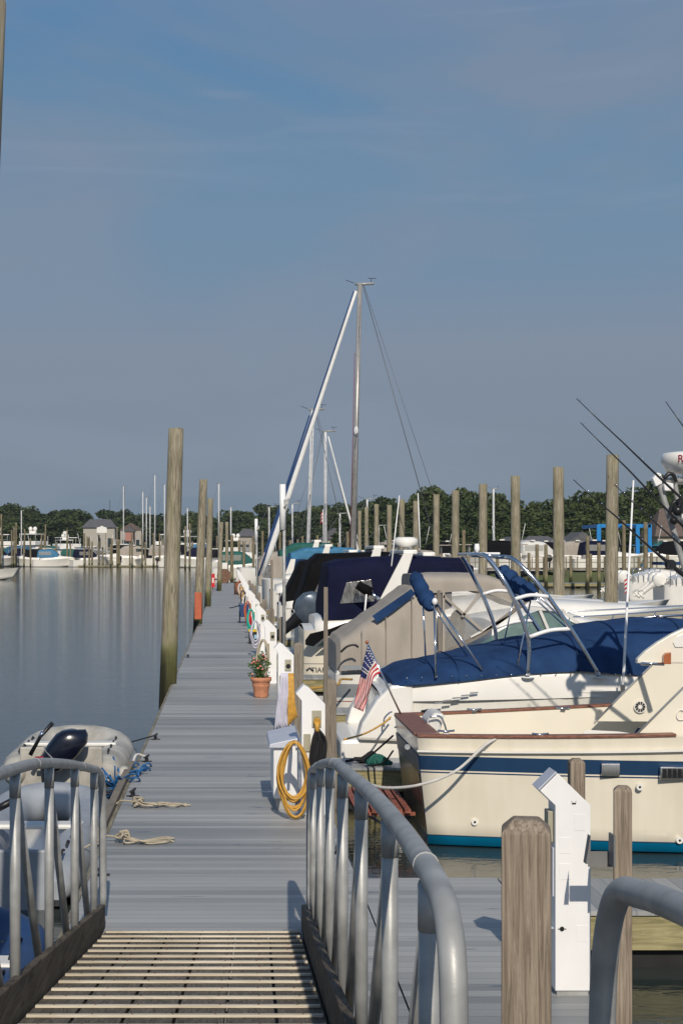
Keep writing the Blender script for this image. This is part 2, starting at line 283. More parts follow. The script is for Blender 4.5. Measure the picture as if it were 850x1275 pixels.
# ------------------------------------------------------------------ water, land, docks
w = bpy.data.materials.new('water'); w.use_nodes = True; nt = w.node_tree; b = nt.nodes['Principled BSDF']
b.inputs['Base Color'].default_value = (.03, .04, .038, 1); b.inputs['Roughness'].default_value = .07; b.inputs['IOR'].default_value = 1.333; b.inputs['Specular IOR Level'].default_value = .6
tc = N(nt, 'ShaderNodeTexCoord'); hs = []
for sc, st, wt in ((.7, (1, 1.6, 1), .4), (4.0, (1, 2.2, 1), .30), (15, (1, 1.8, 1), .07)):
    mp = N(nt, 'ShaderNodeMapping'); mp.inputs['Scale'].default_value = st; nt.links.new(tc.outputs['Object'], mp.inputs[0])
    n = N(nt, 'ShaderNodeTexNoise'); n.inputs['Scale'].default_value = sc; n.inputs['Detail'].default_value = 2; n.inputs['Distortion'].default_value = .4; nt.links.new(mp.outputs[0], n.inputs['Vector'])
    hs.append(math_(nt, 'MULTIPLY', n.outputs['Fac'], wt))
h = math_(nt, 'ADD', math_(nt, 'ADD', hs[0], hs[1]), hs[2]); bp = N(nt, 'ShaderNodeBump'); bp.inputs['Strength'].default_value = .25; bp.inputs['Distance'].default_value = .06
nt.links.new(h, bp.inputs['Height']); nt.links.new(bp.outputs[0], b.inputs['Normal']); M['water'] = w
mb = MB(); mb.add([(-2500, -60, WZ), (2500, -60, WZ), (2500, 4000, WZ), (-2500, 4000, WZ)], [(0, 1, 2, 3)]); struct(mb.build('water', 'water'))

g = mat('grassland', (.075, .11, .03), rough=.95, var=.35, scale=.35, col2=(.10, .09, .045))
mb = MB()        # far land: bank rising out of the water, right side nearer than left
shore = [(-2500, 455), (-140, 455), (-40, 440), (10, 430), (24, 300), (30, 196), (36, 182), (60, 178), (110, 172), (2500, 172)]
r0 = [(x, y, WZ-.6) for x, y in shore]; r1 = [(x+(0 if x > 36 else 3)*(x > 15), y+3, .25) for x, y in shore]; r2 = [(x+4*(x > 15 and x < 36), y+9, 1.0) for x, y in shore]; r3 = [(x*1.0, max(y, 480)+30, 1.6) for x, y in shore]; r4 = [(x, 4200, 6) for x, y in shore]
mb.grid([r0, r1, r2, r3, r4]); struct(mb.build('ground', g))

def dock(name, x0, x1, y0, y1, m='deckY', label=None, fl=True, fx='fascia', fy='fasciaY'):
    loc = Vector((0, 0, 0)); o = thing(name, loc, label, 'dock')
    MB().box(x0, x1, y0, y1, -.035, 0).build('deck', m, o)
    f = MB(); f.box(x0+.02, x1-.02, y0+.02, y0+.06, -.30, -.038).box(x0+.02, x1-.02, y1-.06, y1-.02, -.30, -.038); f.build('fascia_board', fx, o)
    f = MB(); f.box(x0+.02, x0+.06, y0+.065, y1-.065, -.30, -.038).box(x1-.06, x1-.02, y0+.065, y1-.065, -.30, -.038); f.build('side_board', fy, o)
    fl = MB(); n = max(1, int(max(x1-x0, y1-y0)/3))
    for i in range(n):
        if x1-x0 > y1-y0: a = x0+.1+(x1-x0-.2)*i/n; fl.box(a+.15, a+(x1-x0-.2)/n-.25, y0+.1, y1-.1, -.62, -.302)
        else: a = y0+.1+(y1-y0-.2)*i/n; fl.box(x0+.1, x1-.1, a+.15, a+(y1-y0-.2)/n-.25, -.62, -.302)
    fl.build('float', 'floatblack', o); return o
XL, XR = -1.16, 1.06
dock('main_dock', XL, XR, 8.0, 152, label='long grey floating main dock of narrow boards running away to the far basin')
dock('landing_dock', XR+.012, 2.225, 7.6, 13.4, label='wide grey landing dock beside the foot of the gangway, carrying the nearest pedestal')
dock('side_dock', 2.237, 26, 12.15, 13.38, 'deckX', label='grey side walkway with olive stained fascia at the lower right edge', fx='fascia')
FING = [20.3, 27.3, 35.0, 42.2, 51, 60, 69, 78, 88, 98, 108, 118, 128, 138]
for i, y in enumerate(FING):
    dock('finger_dock', XR+.012, 9.4, y, y+1.0, 'deckX', label='finger dock between the boats, %s from the near end' % ordn(i))['group'] = 'finger docks'
# timber rub rail along the left edge of the main dock
tag(MB().box(XL-.045, XL-.006, 8.0, 152, -.20, -.006).build('rub_rail', 'fasciaY'), 'weathered timber rub rail along the left edge of the main dock', 'rub rail')
tag(MB().box(XL-.13, XL-.05, 15.6, 20.6, -.12, .05).build('fender_board', 'greywood', org=(XL, 18, 0)), 'pale weathered board bolted outside the dock edge by the blue ropes', 'board')
mb = MB()

# ------------------------------------------------------------------ piles
def pile(px_top, px_base, py_top, Y, dia=.32, m='pilewood', name='dock_pile', label='', group=None, n=18, chip=True):
    top = Vector((X_(px_top, Y), Y, Z_(py_top, Y))); bs_ = Vector((X_(px_base, Y), Y, WZ-1.2)); rr = random.Random(int(Y*100+px_top))
    rows = []; K = 12
    for i in range(K+1):
        t = i/K; p = bs_.lerp(top, t); r = dia/2*(1.08-.16*t)
        rows.append([p+Vector((math.cos(2*PI*j/n)*r*(1+.03*math.sin(3*2*PI*j/n+i*.3)), math.sin(2*PI*j/n)*r, (rr.uniform(-.015, .02) if i == K else 0))) for j in range(n)])
    mb = MB(); mb.grid(rows, True, True); mb.add([p*1 for p in rows[-1]], [tuple(range(n))], False)
    return tag(mb.build(name, m, org=(bs_.x, Y, WZ)), label, 'pile', group)
gL = 'round piles along the left edge of the main dock'
pile(219.5, 206, 534, 33.5, .34, label='tallest round wooden pile beside the left dock edge, green at the waterline', group=gL)
pile(253.5, 244, 597, 62, .33, label='round pile behind the orange box, second along the left dock edge', group=gL)
pile(262, 257.5, 621, 83, .33, label='round pile just right of the second one, third along the left dock edge', group=gL)
pile(275.5, 272, 650, 118, .33, label='small leaning pile by the red cabinet, fourth along the left dock edge', group=gL)
pile(282.5, 282.5, 650, 156, .33, label='thin pile standing beyond the round cable reel at the dock end', group=gL)
pile(-24, -92, 3, 9.6, .34, label='tall dark pile cut by the left edge of the picture', group=gL)
gO = 'tall outer piles at the seaward ends of the slips'
outer = [(762, 758.5, 567, 42, .34), (694.5, 695.5, 582, 48, .34), (641, 642, 593, 53.6, .33), (601, 600, 603, 59.8, .33), (567, 565, 611, 65.8, .32), (543, 542, 616, 71, .3), (517.5, 517, 624, 79, .3), (500, 500, 622, 84, .32), (484.5, 484, 629, 90, .3), (468.5, 468, 628, 97, .3), (456, 456, 632, 105, .28), (447.5, 447, 636, 113, .28)]
for i, (a, c, t, Y, d) in enumerate(outer):
    pile(a, c, t, Y, d, label='tall round outer pile at the slip ends, %s from the right' % ordn(i), group=gO)

def sqpost(px, w, ytop, Y, zb=None, m='postwood', label='', chamfer=True, X=None, zt=None, rot=0, group='square wooden mooring posts'):
    X = X_(px, Y) if X is None else X; zt = Z_(ytop, Y) if zt is None else zt; zb = WZ-1 if zb is None else zb; h = w/2; c = w*.24
    mb = MB(); rows = []
    ca, sa = math.cos(rot), math.sin(rot)
    for z, k in ((zb, 1), (zt-c, 1), (zt, .52)): rows.append([(X+(sx*ca-sy*sa)*h*k, Y+(sx*sa+sy*ca)*h*k, z) for sx, sy in ((-1, -1), (1, -1), (1, 1), (-1, 1))])
    mb.grid(rows, False, True); mb.add(rows[-1], [(0, 1, 2, 3)], False)
    return tag(mb.build('mooring_post', m, org=(X, Y, zb), bevel=.008), label, 'post', group)
sqpost(654.5, .198, 1018, 6.56, rot=R(-10), label='big square weathered post with chamfered top, nearest in the picture')
sqpost(774.5, .104, 978, 9.35, rot=R(-12), label='square post with a grey bracket, to the right of the nearest white pedestal')
sqpost(717, .125, 944, 13.5, label='square post behind the nearest white pedestal, in front of the blue hull stripe')
sqpost(410.5, .14, 845, 17.6, m='greywood', label='square post with a tall thin board, right of the pedestal with the black cord')
sqpost(371.5, .145, 800, 25.5, m='greywood', label='square grey post right of the pedestal with white and yellow hoses')
sqpost(351.5, .145, 768, 33.9, m='greywood', label='square grey post carrying the nearest steel light pole')
for i, Y in enumerate((43.2, 52, 61, 70, 79.5, 89)):
    sqpost(0, .145, 0, Y, X=1.14, zt=1.25, m='greywood', label='distant square slip post, %s behind the near light pole' % ordn(i))
mb = MB(); mb.box(1.03, 1.075, 17.46, 17.5, .1, Z_(731, 17.5)); tag(mb.build('tall_board', 'greywood', org=(1.05, 17.5, .1)), 'tall thin wooden board fixed upright to the post beside the black cord', 'board')
mb = MB(); mb.box(1.12, 1.18, 43.0, 43.04, .1, Z_(697, 43)); tag(mb.build('tall_board', 'greywood', org=(1.1, 43, .1)), 'tall thin wooden board further down the dock before the black canopy', 'board')
# bracket from the post to the pedestal
br = thing('post_bracket', at(765, 1069, 9.4), 'grey steel bracket bolted to the post right of the nearest pedestal', 'bracket')
MB().box(X_(731, 9.42), X_(763.5, 9.42), 9.40, 9.412, Z_(1078.5, 9.42), Z_(1059.5, 9.42)).build('plate', 'bracketgrey', br)
MB().prism([(X_(725.5, 9.4), Z_(1073, 9.4)), (X_(731.5, 9.4), Z_(1073, 9.4)), (X_(731, 9.4), Z_(1038, 9.4))], 9.33, 9.399).build('fin', 'bracketgrey', br)
MB().box(X_(762, 9.3), X_(764.5, 9.3), 9.27, 9.399, Z_(1079, 9.3), Z_(1040, 9.3)).build('flange', 'bracketgrey', br)

# ------------------------------------------------------------------ power pedestals
def pedestal(label, first=False):
    o = thing('power_pedestal', (0, 0, 0), label, 'pedestal', 'white power pedestals along the dock')
    prof = [(0, .03), (.216, .03), (.216, 1.163), (.05, 1.325), (.015, 1.36), (-.093, 1.252), (0, 1.163)]
    MB().prism(prof, 0, .22).build('body', 'pedwhite', o, bevel=.004)
    MB().box(.012, .204, .012, .208, 0, .0298).build('foot', 'alu', o)
    d = Vector((-.108, -.108)).normalized(); nrm = Vector((-.707, .707))
    a = Vector((.013, 1.362)); c = Vector((-.095, 1.254)); q = [a+nrm*.004, c+nrm*.004, c+nrm*.012, a+nrm*.012]
    MB().prism([(p.x, p.y) for p in q], .01, .21).build('light_hood', 'pedcap', o)
    for x, z in ((.115, 1.01), (.022, .87), (.022, .71), (.125, .33)): MB().box(x, x+.07, -.002, -.0005, z, z+.1).build('cover_plate', 'pedwhite', o, bevel=.001)
    mb = MB(); mb.lathe((.04, -.006, .41), [(.014, 0), (.014, .005)], 12, (0, 1, 0)); mb.box(.015, .026, -.003, -.0005, .406, .411); mb.box(.056, .066, -.003, -.0005, .406, .411); mb.build('keyhole', 'black', o)
    mb = MB(); mb.box(.10, .125, -.004, -.0005, 1.172, 1.18); mb.box(.098, .102, -.004, -.0005, 1.186, 1.19); mb.box(.123, .127, -.004, -.0005, 1.186, 1.19); mb.build('latch', 'black', o)
    s = MB(); s.box(-.035, -.003, .05, .17, .93, 1.12); s.build('meter', 'socket', o, bevel=.005)
    s = MB(); s.box(-.012, -.001, .03, .19, .60, .90); s.build('door_panel', 'pedcap', o, bevel=.003)
    s = MB(); s.box(-.05, -.002, .04, .18, .40, .41); s.build('shelf', 'pedcap', o)
    return o
gped = pedestal('nearest white power pedestal, seen beside the big square post and the steel bracket'); gped.location = (1.993, 9.82, 0)
for ch in gped.children:
    pass
PED = [16.45, 24.4, 33.1, 42.6, 51.4, 60, 69.6, 79, 88, 97, 106, 115, 124, 133, 142]
def socketed(label):
    o = thing('power_pedestal', (0, 0, 0), label, 'pedestal', 'white power pedestals along the dock')
    prof = [(0, .03), (.24, .03), (.24, 1.163), (.075, 1.33), (.02, 1.36), (-.06, 1.27), (0, 1.2)]
    MB().prism(prof, 0, .22).build('body', 'pedwhite', o, bevel=.004)
    MB().box(.012, .228, .012, .208, 0, .0298).build('foot', 'alu', o)
    MB().box(.105, .20, -.02, -.001, .93, 1.10).build('socket_box', 'socket', o, bevel=.004)
    MB().box(.02, .09, -.02, -.001, .68, .86).build('breaker_box', 'socket', o, bevel=.004)
    MB().lathe((.155, -.03, 1.0), [(.035, 0), (.035, .009)], 14, (0, 1, 0)).build('socket', 'black', o)
    return o
proto = None
labs = ['white pedestal with the black cord and yellow hose coil, nearest on the main dock', 'white pedestal with white and yellow hoses hanging from it', 'white pedestal behind the flower pot, third along the main dock']
for i, Y in enumerate(PED):
    lb = labs[i] if i < 3 else 'small white pedestal in the receding row, %s along the main dock' % ordn(i)
    if proto is None: proto = socketed(lb); p = proto
    else: p = copy_tree(proto, label=lb)
    p.location = (.745, Y, 0)

def coil(mb, c, rx, rz, loops, r, seed, yj=.05, n=26):
    rr = random.Random(seed); pts = []
    for k in range(loops):
        ax = rx*rr.uniform(.75, 1.05); az = rz*rr.uniform(.72, 1.05); oy = rr.uniform(-yj, yj); ox = rr.uniform(-.12, .12)*rx
        for j in range(n):
            t = 2*PI*j/n; narrow = 1-.25*max(0, math.cos(t))
            pts.append((c[0]+ox+math.sin(t)*ax*narrow, c[1]+oy+.02*math.sin(t+k), c[2]+(rz-az)+math.cos(t)*az))
    mb.tube(pts, r, 6); return mb
tag(coil(MB(), (.66, 16.30, .41), .155, .385, 11, .0125, 3).build('hose_coil', 'hoseyellow', org=(.66, 16.3, .8)), 'yellow hose coiled in long loops on the dock box beside the first pedestal', 'hose', 'hoses hung on the pedestals')
hb = thing('dock_box', (.6, 17.4, 0), 'low white dock box with sloping lid, behind the yellow hose coil', 'dock box')
MB().box(.47, .735, 16.95, 18.1, .12, .66).build('box_body', 'pedpanel', hb, bevel=.01)
MB().prism([(.42, .66), (.74, .66), (.74, .76), (.70, .76), (.43, .70)], 16.9, 18.15).build('lid', 'pedcap', hb, bevel=.008)
MB().box(.64, .68, 16.36, 16.90, .70, .73).box(.645, .675, 16.3, 16.36, .66, .80).build('hose_hook', 'pedwhite', hb)
MB().box(.5, .7, 17.0, 18.0, 0, .118).build('foot', 'alu', hb)
# black cord bundle + orange plug on the first pedestal
cd = thing('black_power_cord', (.9, 16.36, 1.0), 'black shore power cord bundle with orange plug on the first pedestal', 'power cord')
mb = MB()
for k in range(7):
    x = .85+.022*k; mb.tube(bez([(.90, 16.37, .93), (x, 16.33+.02*(k % 3), .80), (x-.02, 16.34, .55), (.87+.008*k, 16.33, .38+.03*(k % 3))], 5), .013, 6)
mb.build('cord', 'ropeblack', cd); MB().tube([(.90, 16.36, .89), (.90, 16.40, 1.0)], [.022, .03], 10).tube([(.90, 16.37, .99), (.90, 16.42, 1.0)], .036, 12).build('plug', 'hoseyellow', cd)
# hoses on pedestal two
mb = MB()
for k in range(8): mb.tube(bez([(.80+.012*k, 24.28, .9), (.76+.02*k, 24.2+.02*(k % 3), .6), (.72+.02*k, 24.22, .3), (.70+.035*k, 24.25, .06+.02*(k % 3))], 5), .016, 6)
tag(mb.build('white_hose', 'hosewhite', org=(.8, 24.3, .9)), 'bluish white hose hanging in strands on the second pedestal', 'hose', 'hoses hung on the pedestals')
mb = MB()
for k in range(5): mb.tube(bez([(.91+.014*k, 24.27, .9), (.90+.02*k, 24.2, .5), (.90+.03*k, 24.22, .12+.03*k)], 5), .017, 6)
tag(mb.build('yellow_hose', 'hoseyellow', org=(.95, 24.3, .9)), 'yellow hose hanging beside the white hose on the second pedestal', 'hose', 'hoses hung on the pedestals')
spec = [(2, 'hosetan', 'tan rope'), (3, 'hosewhite', 'white hose'), (4, 'tealfender', 'teal hose'), (5, 'boxorange', 'orange hose'), (6, 'ropewhite', 'white rope'), (7, 'cowlnavy', 'dark blue hose'), (8, 'hoseyellow', 'yellow hose'), (9, 'ropewhite', 'white hose'), (10, 'boxorange', 'orange hose'), (11, 'ropewhite', 'white rope'), (12, 'ropewhite', 'white hose')]
for i, m, d in spec:
    Y = PED[i]; mb = coil(MB(), (.70, Y-.1, .58), .12+.03*(i > 8), .36, 6+3*(i > 8), .018+.006*(i > 8), i)
    tag(mb.build('hose_coil', m, org=(.7, Y-.1, .9)), '%s coil hanging on the %s pedestal of the main dock' % (d, ordn(i)), 'hose', 'hoses hung on the pedestals')

# ------------------------------------------------------------------ dock clutter
fp = thing('flower_pot', (.606, 30.3, 0), 'terracotta flower pot with pink flowers standing on the grey dock', 'flower pot')
MB().lathe((.606, 30.3, 0), [(.125, 0), (.135, .03), (.155, .2), (.165, .21), (.165, .23), (.172, .30), (.195, .31), (.20, .38), (.185, .38), (.17, .34), (.02, .34)], 28).build('pot', 'terracotta', fp)
MB().lathe((.606, 30.3, .345), [(.168, 0), (.05, .02)], 20).build('soil', 'soil', fp)
rr = random.Random(5); mb = MB(); fl = MB()
for k in range(44):
    a = rr.uniform(0, 2*PI); q = rr.uniform(0, .17); tip = Vector((.606+math.cos(a)*q*1.5, 30.3+math.sin(a)*q*1.2, .38+rr.uniform(.04, .46)*(1-q*1.6))); mb.tube([(.606+math.cos(a)*q*.4, 30.3+math.sin(a)*q*.4, .35), tip], .003, 4)
    for j in range(8):
        c = tip+Vector((rr.gauss(0, .03), rr.gauss(0, .03), rr.gauss(-.02, .04))); u = Vector((rr.gauss(0, 1), rr.gauss(0, 1), rr.gauss(0, 1))).normalized()*.03; v = u.orthogonal().normalized()*.018
        mb.add([c-u, c+v, c+u, c-v], [(0, 1, 2, 3)])
    if k % 2 == 0: fl.ell(tip+Vector((0, -.02, .0)), (.026, .026, .02), 8, 5)
mb.build('foliage', 'plantgreen', fp); fl.build('flowers', 'petal', fp)
bx = thing('storage_box', (.75, 48.5, 0), 'black storage box with yellow lid standing on the dock', 'box')
MB().box(.60, .88, 48.3, 48.75, 0, .36).build('bin', 'black', bx, bevel=.01); MB().box(.585, .895, 48.28, 48.77, .362, .43).build('lid', 'yellow', bx, bevel=.015); MB().box(.76, .86, 48.292, 48.298, .16, .28).build('sticker', 'lightblue', bx)
tag(MB().ell((.68, 55, .42), (.12, .14, .24)).build('red_buoy', 'red', org=(.68, 55, .2)), 'red round buoy hanging low beside the black storage box', 'buoy')
ct = thing('dock_cart', (.62, 63, 0), 'dark blue dock cart with long handle parked by the pedestals', 'cart')
MB().prism([(.45, .25), (.80, .25), (.88, .75), (.38, .75)], 62.6, 63.6).build('tub', 'hypblue', ct, bevel=.02)
MB().tube([(.42, 62.6, .7), (.1, 62.3, .62), (.02, 62.3, .62)], .02, 8).build('handle', 'black', ct)
for x in (.42, .86): MB().lathe((x-.02, 63.1, .26), [(.25, 0), (.25, .05)], 20, (1, 0, 0)).build('wheel', 'black', ct)
tb = thing('trash_bin', (.55, 108, 0), 'brown barrel bin far along the dock', 'bin')
MB().lathe((.62, 108, 0), [(.26, 0), (.28, .4), (.28, .8)], 16).build('barrel', 'brown', tb); MB().lathe((.62, 108, .802), [(.29, 0), (.27, .05)], 16).build('lid', 'rubber', tb)
rl = thing('cable_reel', (-.45, 150, 0), 'big brown wooden cable reel lying against the dock end', 'reel')
for y in (149.4, 150.1): MB().lathe((-.45, y, .68), [(.66, 0), (.66, .07)], 24, (0, 1, 0)).build('flange', 'brown', rl)
MB().lathe((-.45, 149.48, .68), [(.35, 0), (.35, .6)], 18, (0, 1, 0)).build('drum', 'brown', rl)
MB().box(-.75, -.15, 150, 150.1, 1.32, 1.9).build('notice_panel', 'white', tag(thing('notice_board', (-.45, 150, 1.32), 'small white notice panel above the cable reel', 'sign'), None))
fx = thing('hose_cabinet', (-1.1, 60, 0), 'tall orange cabinet on the left dock edge beside a pile', 'cabinet')
MB().box(-1.28, -1.03, 60, 60.25, .27, 1.27).build('cabinet_body', 'boxorange', fx, bevel=.01); MB().box(-1.025, -1.015, 60.02, 60.23, .3, 1.24).build('door', 'red', fx); MB().box(-1.13, -1.09, 60.26, 60.3, 0, 1.1).build('post', 'greywood', fx)
fx = thing('fire_extinguisher_cabinet', (-1.2, 118, 0), 'small red extinguisher cabinet at the far left dock edge', 'cabinet')
MB().box(-1.3, -1.02, 116.4, 116.6, .3, 1.28).build('cabinet_body', 'red', fx, bevel=.01); MB().box(-1.2, -1.1, 116.38, 116.395, .62, .98).build('window', 'white', fx); MB().box(-1.2, -1.14, 116.65, 116.7, 0, 1.2).build('post', 'greywood', fx)
# dock lights (slim steel poles)
def light_pole(px, ytop, Y, lab):
    o = thing('light_pole', (1.15, Y, .2), lab, 'light pole', 'slim steel light poles on the main dock'); z = Z_(ytop, Y)
    MB().tube([(1.15, Y, .2), (1.15, Y, z-.45)], .035, 10).build('pole', 'alu', o); MB().tube([(1.12, Y, z-.95), (1.12, Y, z)], .065, 12).build('lamp', 'pedwhite', o)
    MB().tube([(1.15, Y-.05, z-.5), (1.25, Y-.02, z-.3)], .03, 8).box(1.14, 1.24, Y-.06, Y-.02, z-.42, z-.32).build('camera_bracket', 'alu', o)
light_pole(355, 603, 33.5, 'slim steel light pole with white lamp, nearest of the two'); light_pole(320, 646, 66, 'slim steel light pole with white lamp, the farther one')
# ropes and cleats on the main dock, left edge
def rope_pile(c, seed, L, m, lab, n=5):
    rr = random.Random(seed); mb = MB()
    for k in range(n):
        mb.tube(bez([(c[0]+rr.uniform(-.05, .05), c[1]+rr.uniform(-.05, .05), .03+.012*k), (c[0]+L*.3+rr.uniform(-.08, .08), c[1]+rr.uniform(-.2, .2), .025+.012*(k % 3)), (c[0]+L*.65+rr.uniform(-.1, .1), c[1]+rr.uniform(-.17, .17), .02+.01*(k % 3)), (c[0]+L*rr.uniform(.8, 1.1), c[1]+rr.uniform(-.12, .12), .018)], 6), .009, 6)
    mb.tube(bez([(c[0]+rr.uniform(-.09, .09), c[1]+rr.uniform(-.16, .16), rr.uniform(.02, .11)) for t in range(16)], 4), .010, 6)
    mb.tube(bez([(c[0], c[1], .05), (c[0]-.15, c[1]+.02, .06), (XL-.05, c[1]+.05, .02), (XL-.35, c[1]+.1, -.15)], 6), .009, 6)
    tag(mb.build('mooring_rope', m, org=(c[0], c[1], 0)), lab, 'rope', 'ropes on the dock')
rope_pile((-1.0, 17.2, 0), 1, .55, 'hosetan', 'tan rope heaped on the left of the dock, farther of the two')
rope_pile((-1.02, 15.05, 0), 2, .5, 'hosetan', 'tan rope heaped on the left of the dock, nearer of the two')
def cleat(x, y, z, lab, rz=0, m='rubber'):
    o = MB(); o.tube([(x-.13*math.cos(rz), y-.13*math.sin(rz), z+.07), (x, y, z+.062), (x+.13*math.cos(rz), y+.13*math.sin(rz), z+.07)], [.012, .018, .012], 8)
    for k in (-.04, .04): o.tube([(x+k*math.cos(rz), y+k*math.sin(rz), z), (x+k*math.cos(rz), y+k*math.sin(rz), z+.06)], .014, 8)
    o.box(x-.07, x+.07, y-.03, y+.03, z+.0005, z+.01); return tag(o.build('dock_cleat', m, org=(x, y, z)), lab, 'cleat', 'iron dock cleats')
for i, (x, y) in enumerate(((-1.07, 23.4), (-1.07, 20.9), (-1.07, 17.9), (-1.07, 13.5), (-1.07, 42), (.98, 14.5))):
    cleat(x, y, 0, ['iron cleat on left dock edge, holding the dark line', 'iron cleat on left dock edge with white rope', 'iron cleat beside the farther tan rope heap', 'iron cleat on left dock edge near the gangway foot', 'iron cleat far up the left dock edge', 'iron cleat at the right dock edge behind the railing'][i], R(80))
tag(MB().tube(bez([(-1.07, 23.4, .06), (-1.5, 23.1, -.02), (-2.05, 22.8, -.08)], 5), .01, 6).build('mooring_line', 'ropeblack', org=(-1.07, 23.4, 0)), 'thin dark mooring line from the dock edge to the white dinghy', 'rope')
tag(MB().tube(bez([(-1.07, 20.9, .06), (-1.2, 20.8, .1), (-1.25, 20.5, -.05), (-1.35, 20.3, -.1)], 5), .018, 6).build('mooring_line', 'ropewhite', org=(-1.07, 20.9, 0)), 'short white mooring line over the dock edge by the blue ropes', 'rope')
rr = random.Random(11); mb = MB()
for k in range(18):
    a = Vector((-1.35+rr.uniform(-.25, .2), 19.6+rr.uniform(-.9, .9), rr.uniform(-.15, .12))); b_ = Vector((-1.15+rr.uniform(-.2, .12), 19.6+rr.uniform(-.9, .9), rr.uniform(-.05, .12)))
    mb.tube(bez([a, a.lerp(b_, .4)+Vector((rr.uniform(-.1, .1), .1, -.16)), b_, b_+Vector((.06, .12, -.05)), b_+Vector((-.1, .25, -.1))], 5), .011, 6)
tag(mb.build('blue_rope_tangle', 'ropeblue', org=(-1.3, 19.6, 0)), 'bright blue ropes tangled over the rail between dock and dinghy', 'rope')
tag(MB().ell((-1.30, 19.9, -.02), (.09, .13, .10)).build('fender', 'hypalon', org=(-1.3, 19.9, 0)), 'dirty white fender squeezed among the blue ropes', 'fender')

# ------------------------------------------------------------------ gangway
def gz(Y): return 1.586-.138*Y
def gx(Y, side): return .0155*Y+(.339 if side > 0 else -1.068)
gw = thing('gangway', (-.2, 11.49, 0), 'aluminium gangway with pale cleats across dark planks, leading down to the dock', 'gangway')
Y0, Y1 = 2.6, 11.49
mb = MB()
for k in range(6):
    f0 = k/6+.006; f1 = (k+1)/6-.006
    def q(Y, f): return gx(Y, -1)+(gx(Y, 1)-gx(Y, -1))*f
    v = [(q(Y, f), Y, gz(Y)+dz) for dz in (-.045, -.002) for Y in (Y0, Y1-.02) for f in (f0, f1)]
    mb.add(v, [(0, 2, 3, 1), (4, 5, 7, 6), (0, 1, 5, 4), (2, 6, 7, 3), (0, 4, 6, 2), (1, 3, 7, 5)], False)
mb.build('plank', 'rampwood', gw)
mb = MB(); scr = MB(); Y = 11.40; k = 0
while Y > 2.7:
    a, b_ = gx(Y, -1)+.02, gx(Y, 1)-.02; hw = .022
    v = [(x, Y+s*hw, gz(Y)-.138*s*hw+dz) for dz in (0, .013) for s in (-1, 1) for x in (a, b_)]
    mb.add(v, [(0, 2, 3, 1), (4, 5, 7, 6), (0, 1, 5, 4), (2, 6, 7, 3), (0, 4, 6, 2), (1, 3, 7, 5)], False)
    mb.cur = 1
    for j in range(7):
        x = a+.1+(b_-a-.2)*j/6+.01*math.sin(k*3+j); mb.lathe((x, Y, gz(Y)+.0132), [(.006, 0), (.005, .0015)], 6)
    mb.cur = 0
    Y -= .306; k += 1
mb.build('cleats', ['cleatwood', 'rust'], gw, bevel=.003)
for s in (-1, 1):
    mb = MB(); n = 8; t = .045
    rows = []
    for i in range(n+1):
        Y = Y0+(Y1+.12-Y0)*i/n; x = gx(Y, s)+s*.004; h0 = gz(Y)-.12; h1 = gz(Y)+.185
        rows.append([(x, Y, h0), (x+s*t, Y, h0), (x+s*t, Y, h1), (x, Y, h1)])
    mb.grid(rows, False, True); mb.add(rows[0], [(0, 1, 2, 3)]); mb.add(rows[-1], [(0, 1, 2, 3)]); mb.build('toe_board', 'toewood', gw, bevel=.006)
    # bottom chord tube and the arched top rail
    rx = lambda Y: gx(Y, s)+((.075-.022*max(0, min(1, (5-Y)/1.5))) if s > 0 else -.045)
    top = [(11.86, .10), (11.85, .55), (11.80, .98), (11.55, 1.13), (11.0, 1.23), (10.4, 1.325), (9.57, 1.45), (8.2, 1.63), (7.0, 1.74), (5.6, 1.86), (4.47, 1.94), (3.7, 1.985), (3.42, 1.99), (3.26, 1.965), (3.165, 1.87), (3.14, 1.6), (3.14, 1.15)]
    rail = bez([(rx(Y), Y, z) for Y, z in top], 5)
    MB().tube(rail, .0285, 16).build('handrail', 'alu', gw)
    for Y, z in ((10.4, 1.325), (8.2, 1.63), (3.7, 1.985)): MB().tube([(rx(Y), Y-.012, z+.001), (rx(Y), Y+.012, z-.001)], .0305, 16).build('sleeve', 'alu', gw)
    MB().tube([(rx(Y), Y, gz(Y)-.06) for Y in (Y0, 5, 8, 11.8)], .03, 10).build('bottom_chord', 'alu', gw)
    def zt(Y):
        for (a, za), (c, zc) in zip(top[2:], top[3:]):
            if c <= Y <= a: return za+(zc-za)*(a-Y)/(a-c)
        return 1.9
    vs_ = [11.2, 10.0, 8.75, 7.5, 6.2, 4.88, 3.6]
    for Y in vs_:
        MB().tube([(rx(Y), Y, gz(Y)-.05), (rx(Y), Y, zt(Y)-.02)], .0255, 14).build('baluster', 'alu', gw)
        MB().tube([(rx(Y), Y, zt(Y)-.13), (rx(Y), Y, zt(Y)-.025)], .027, 14).build('sleeve', 'alu', gw)
    for a, c in zip(vs_[1:], vs_[:-1]):
        MB().tube([(rx(a)+s*.012, a+.05, zt(a)-.05), (rx(c)+s*.012, c-.16, gz(c)-.03)], .022, 12).build('brace', 'alu', gw)
pf = thing('fixed_platform', (0, 0, 1.1), 'fixed timber platform at the top of the gangway', 'platform')
MB().box(-1.6, 2.2, -2.5, 2.55, 1.08, 1.2).build('deck', 'deckY', pf)
for x in (-1.4, 1.9):
    for y in (-2, 2.3): MB().box(x-.1, x+.1, y-.1, y+.1, -1.5, 1.079).build('support_post', 'greywood', pf)
pr = thing('platform_handrail', (.84, 3.55, 1.2), 'thick grey tube handrail bending down at the lower right corner', 'handrail')
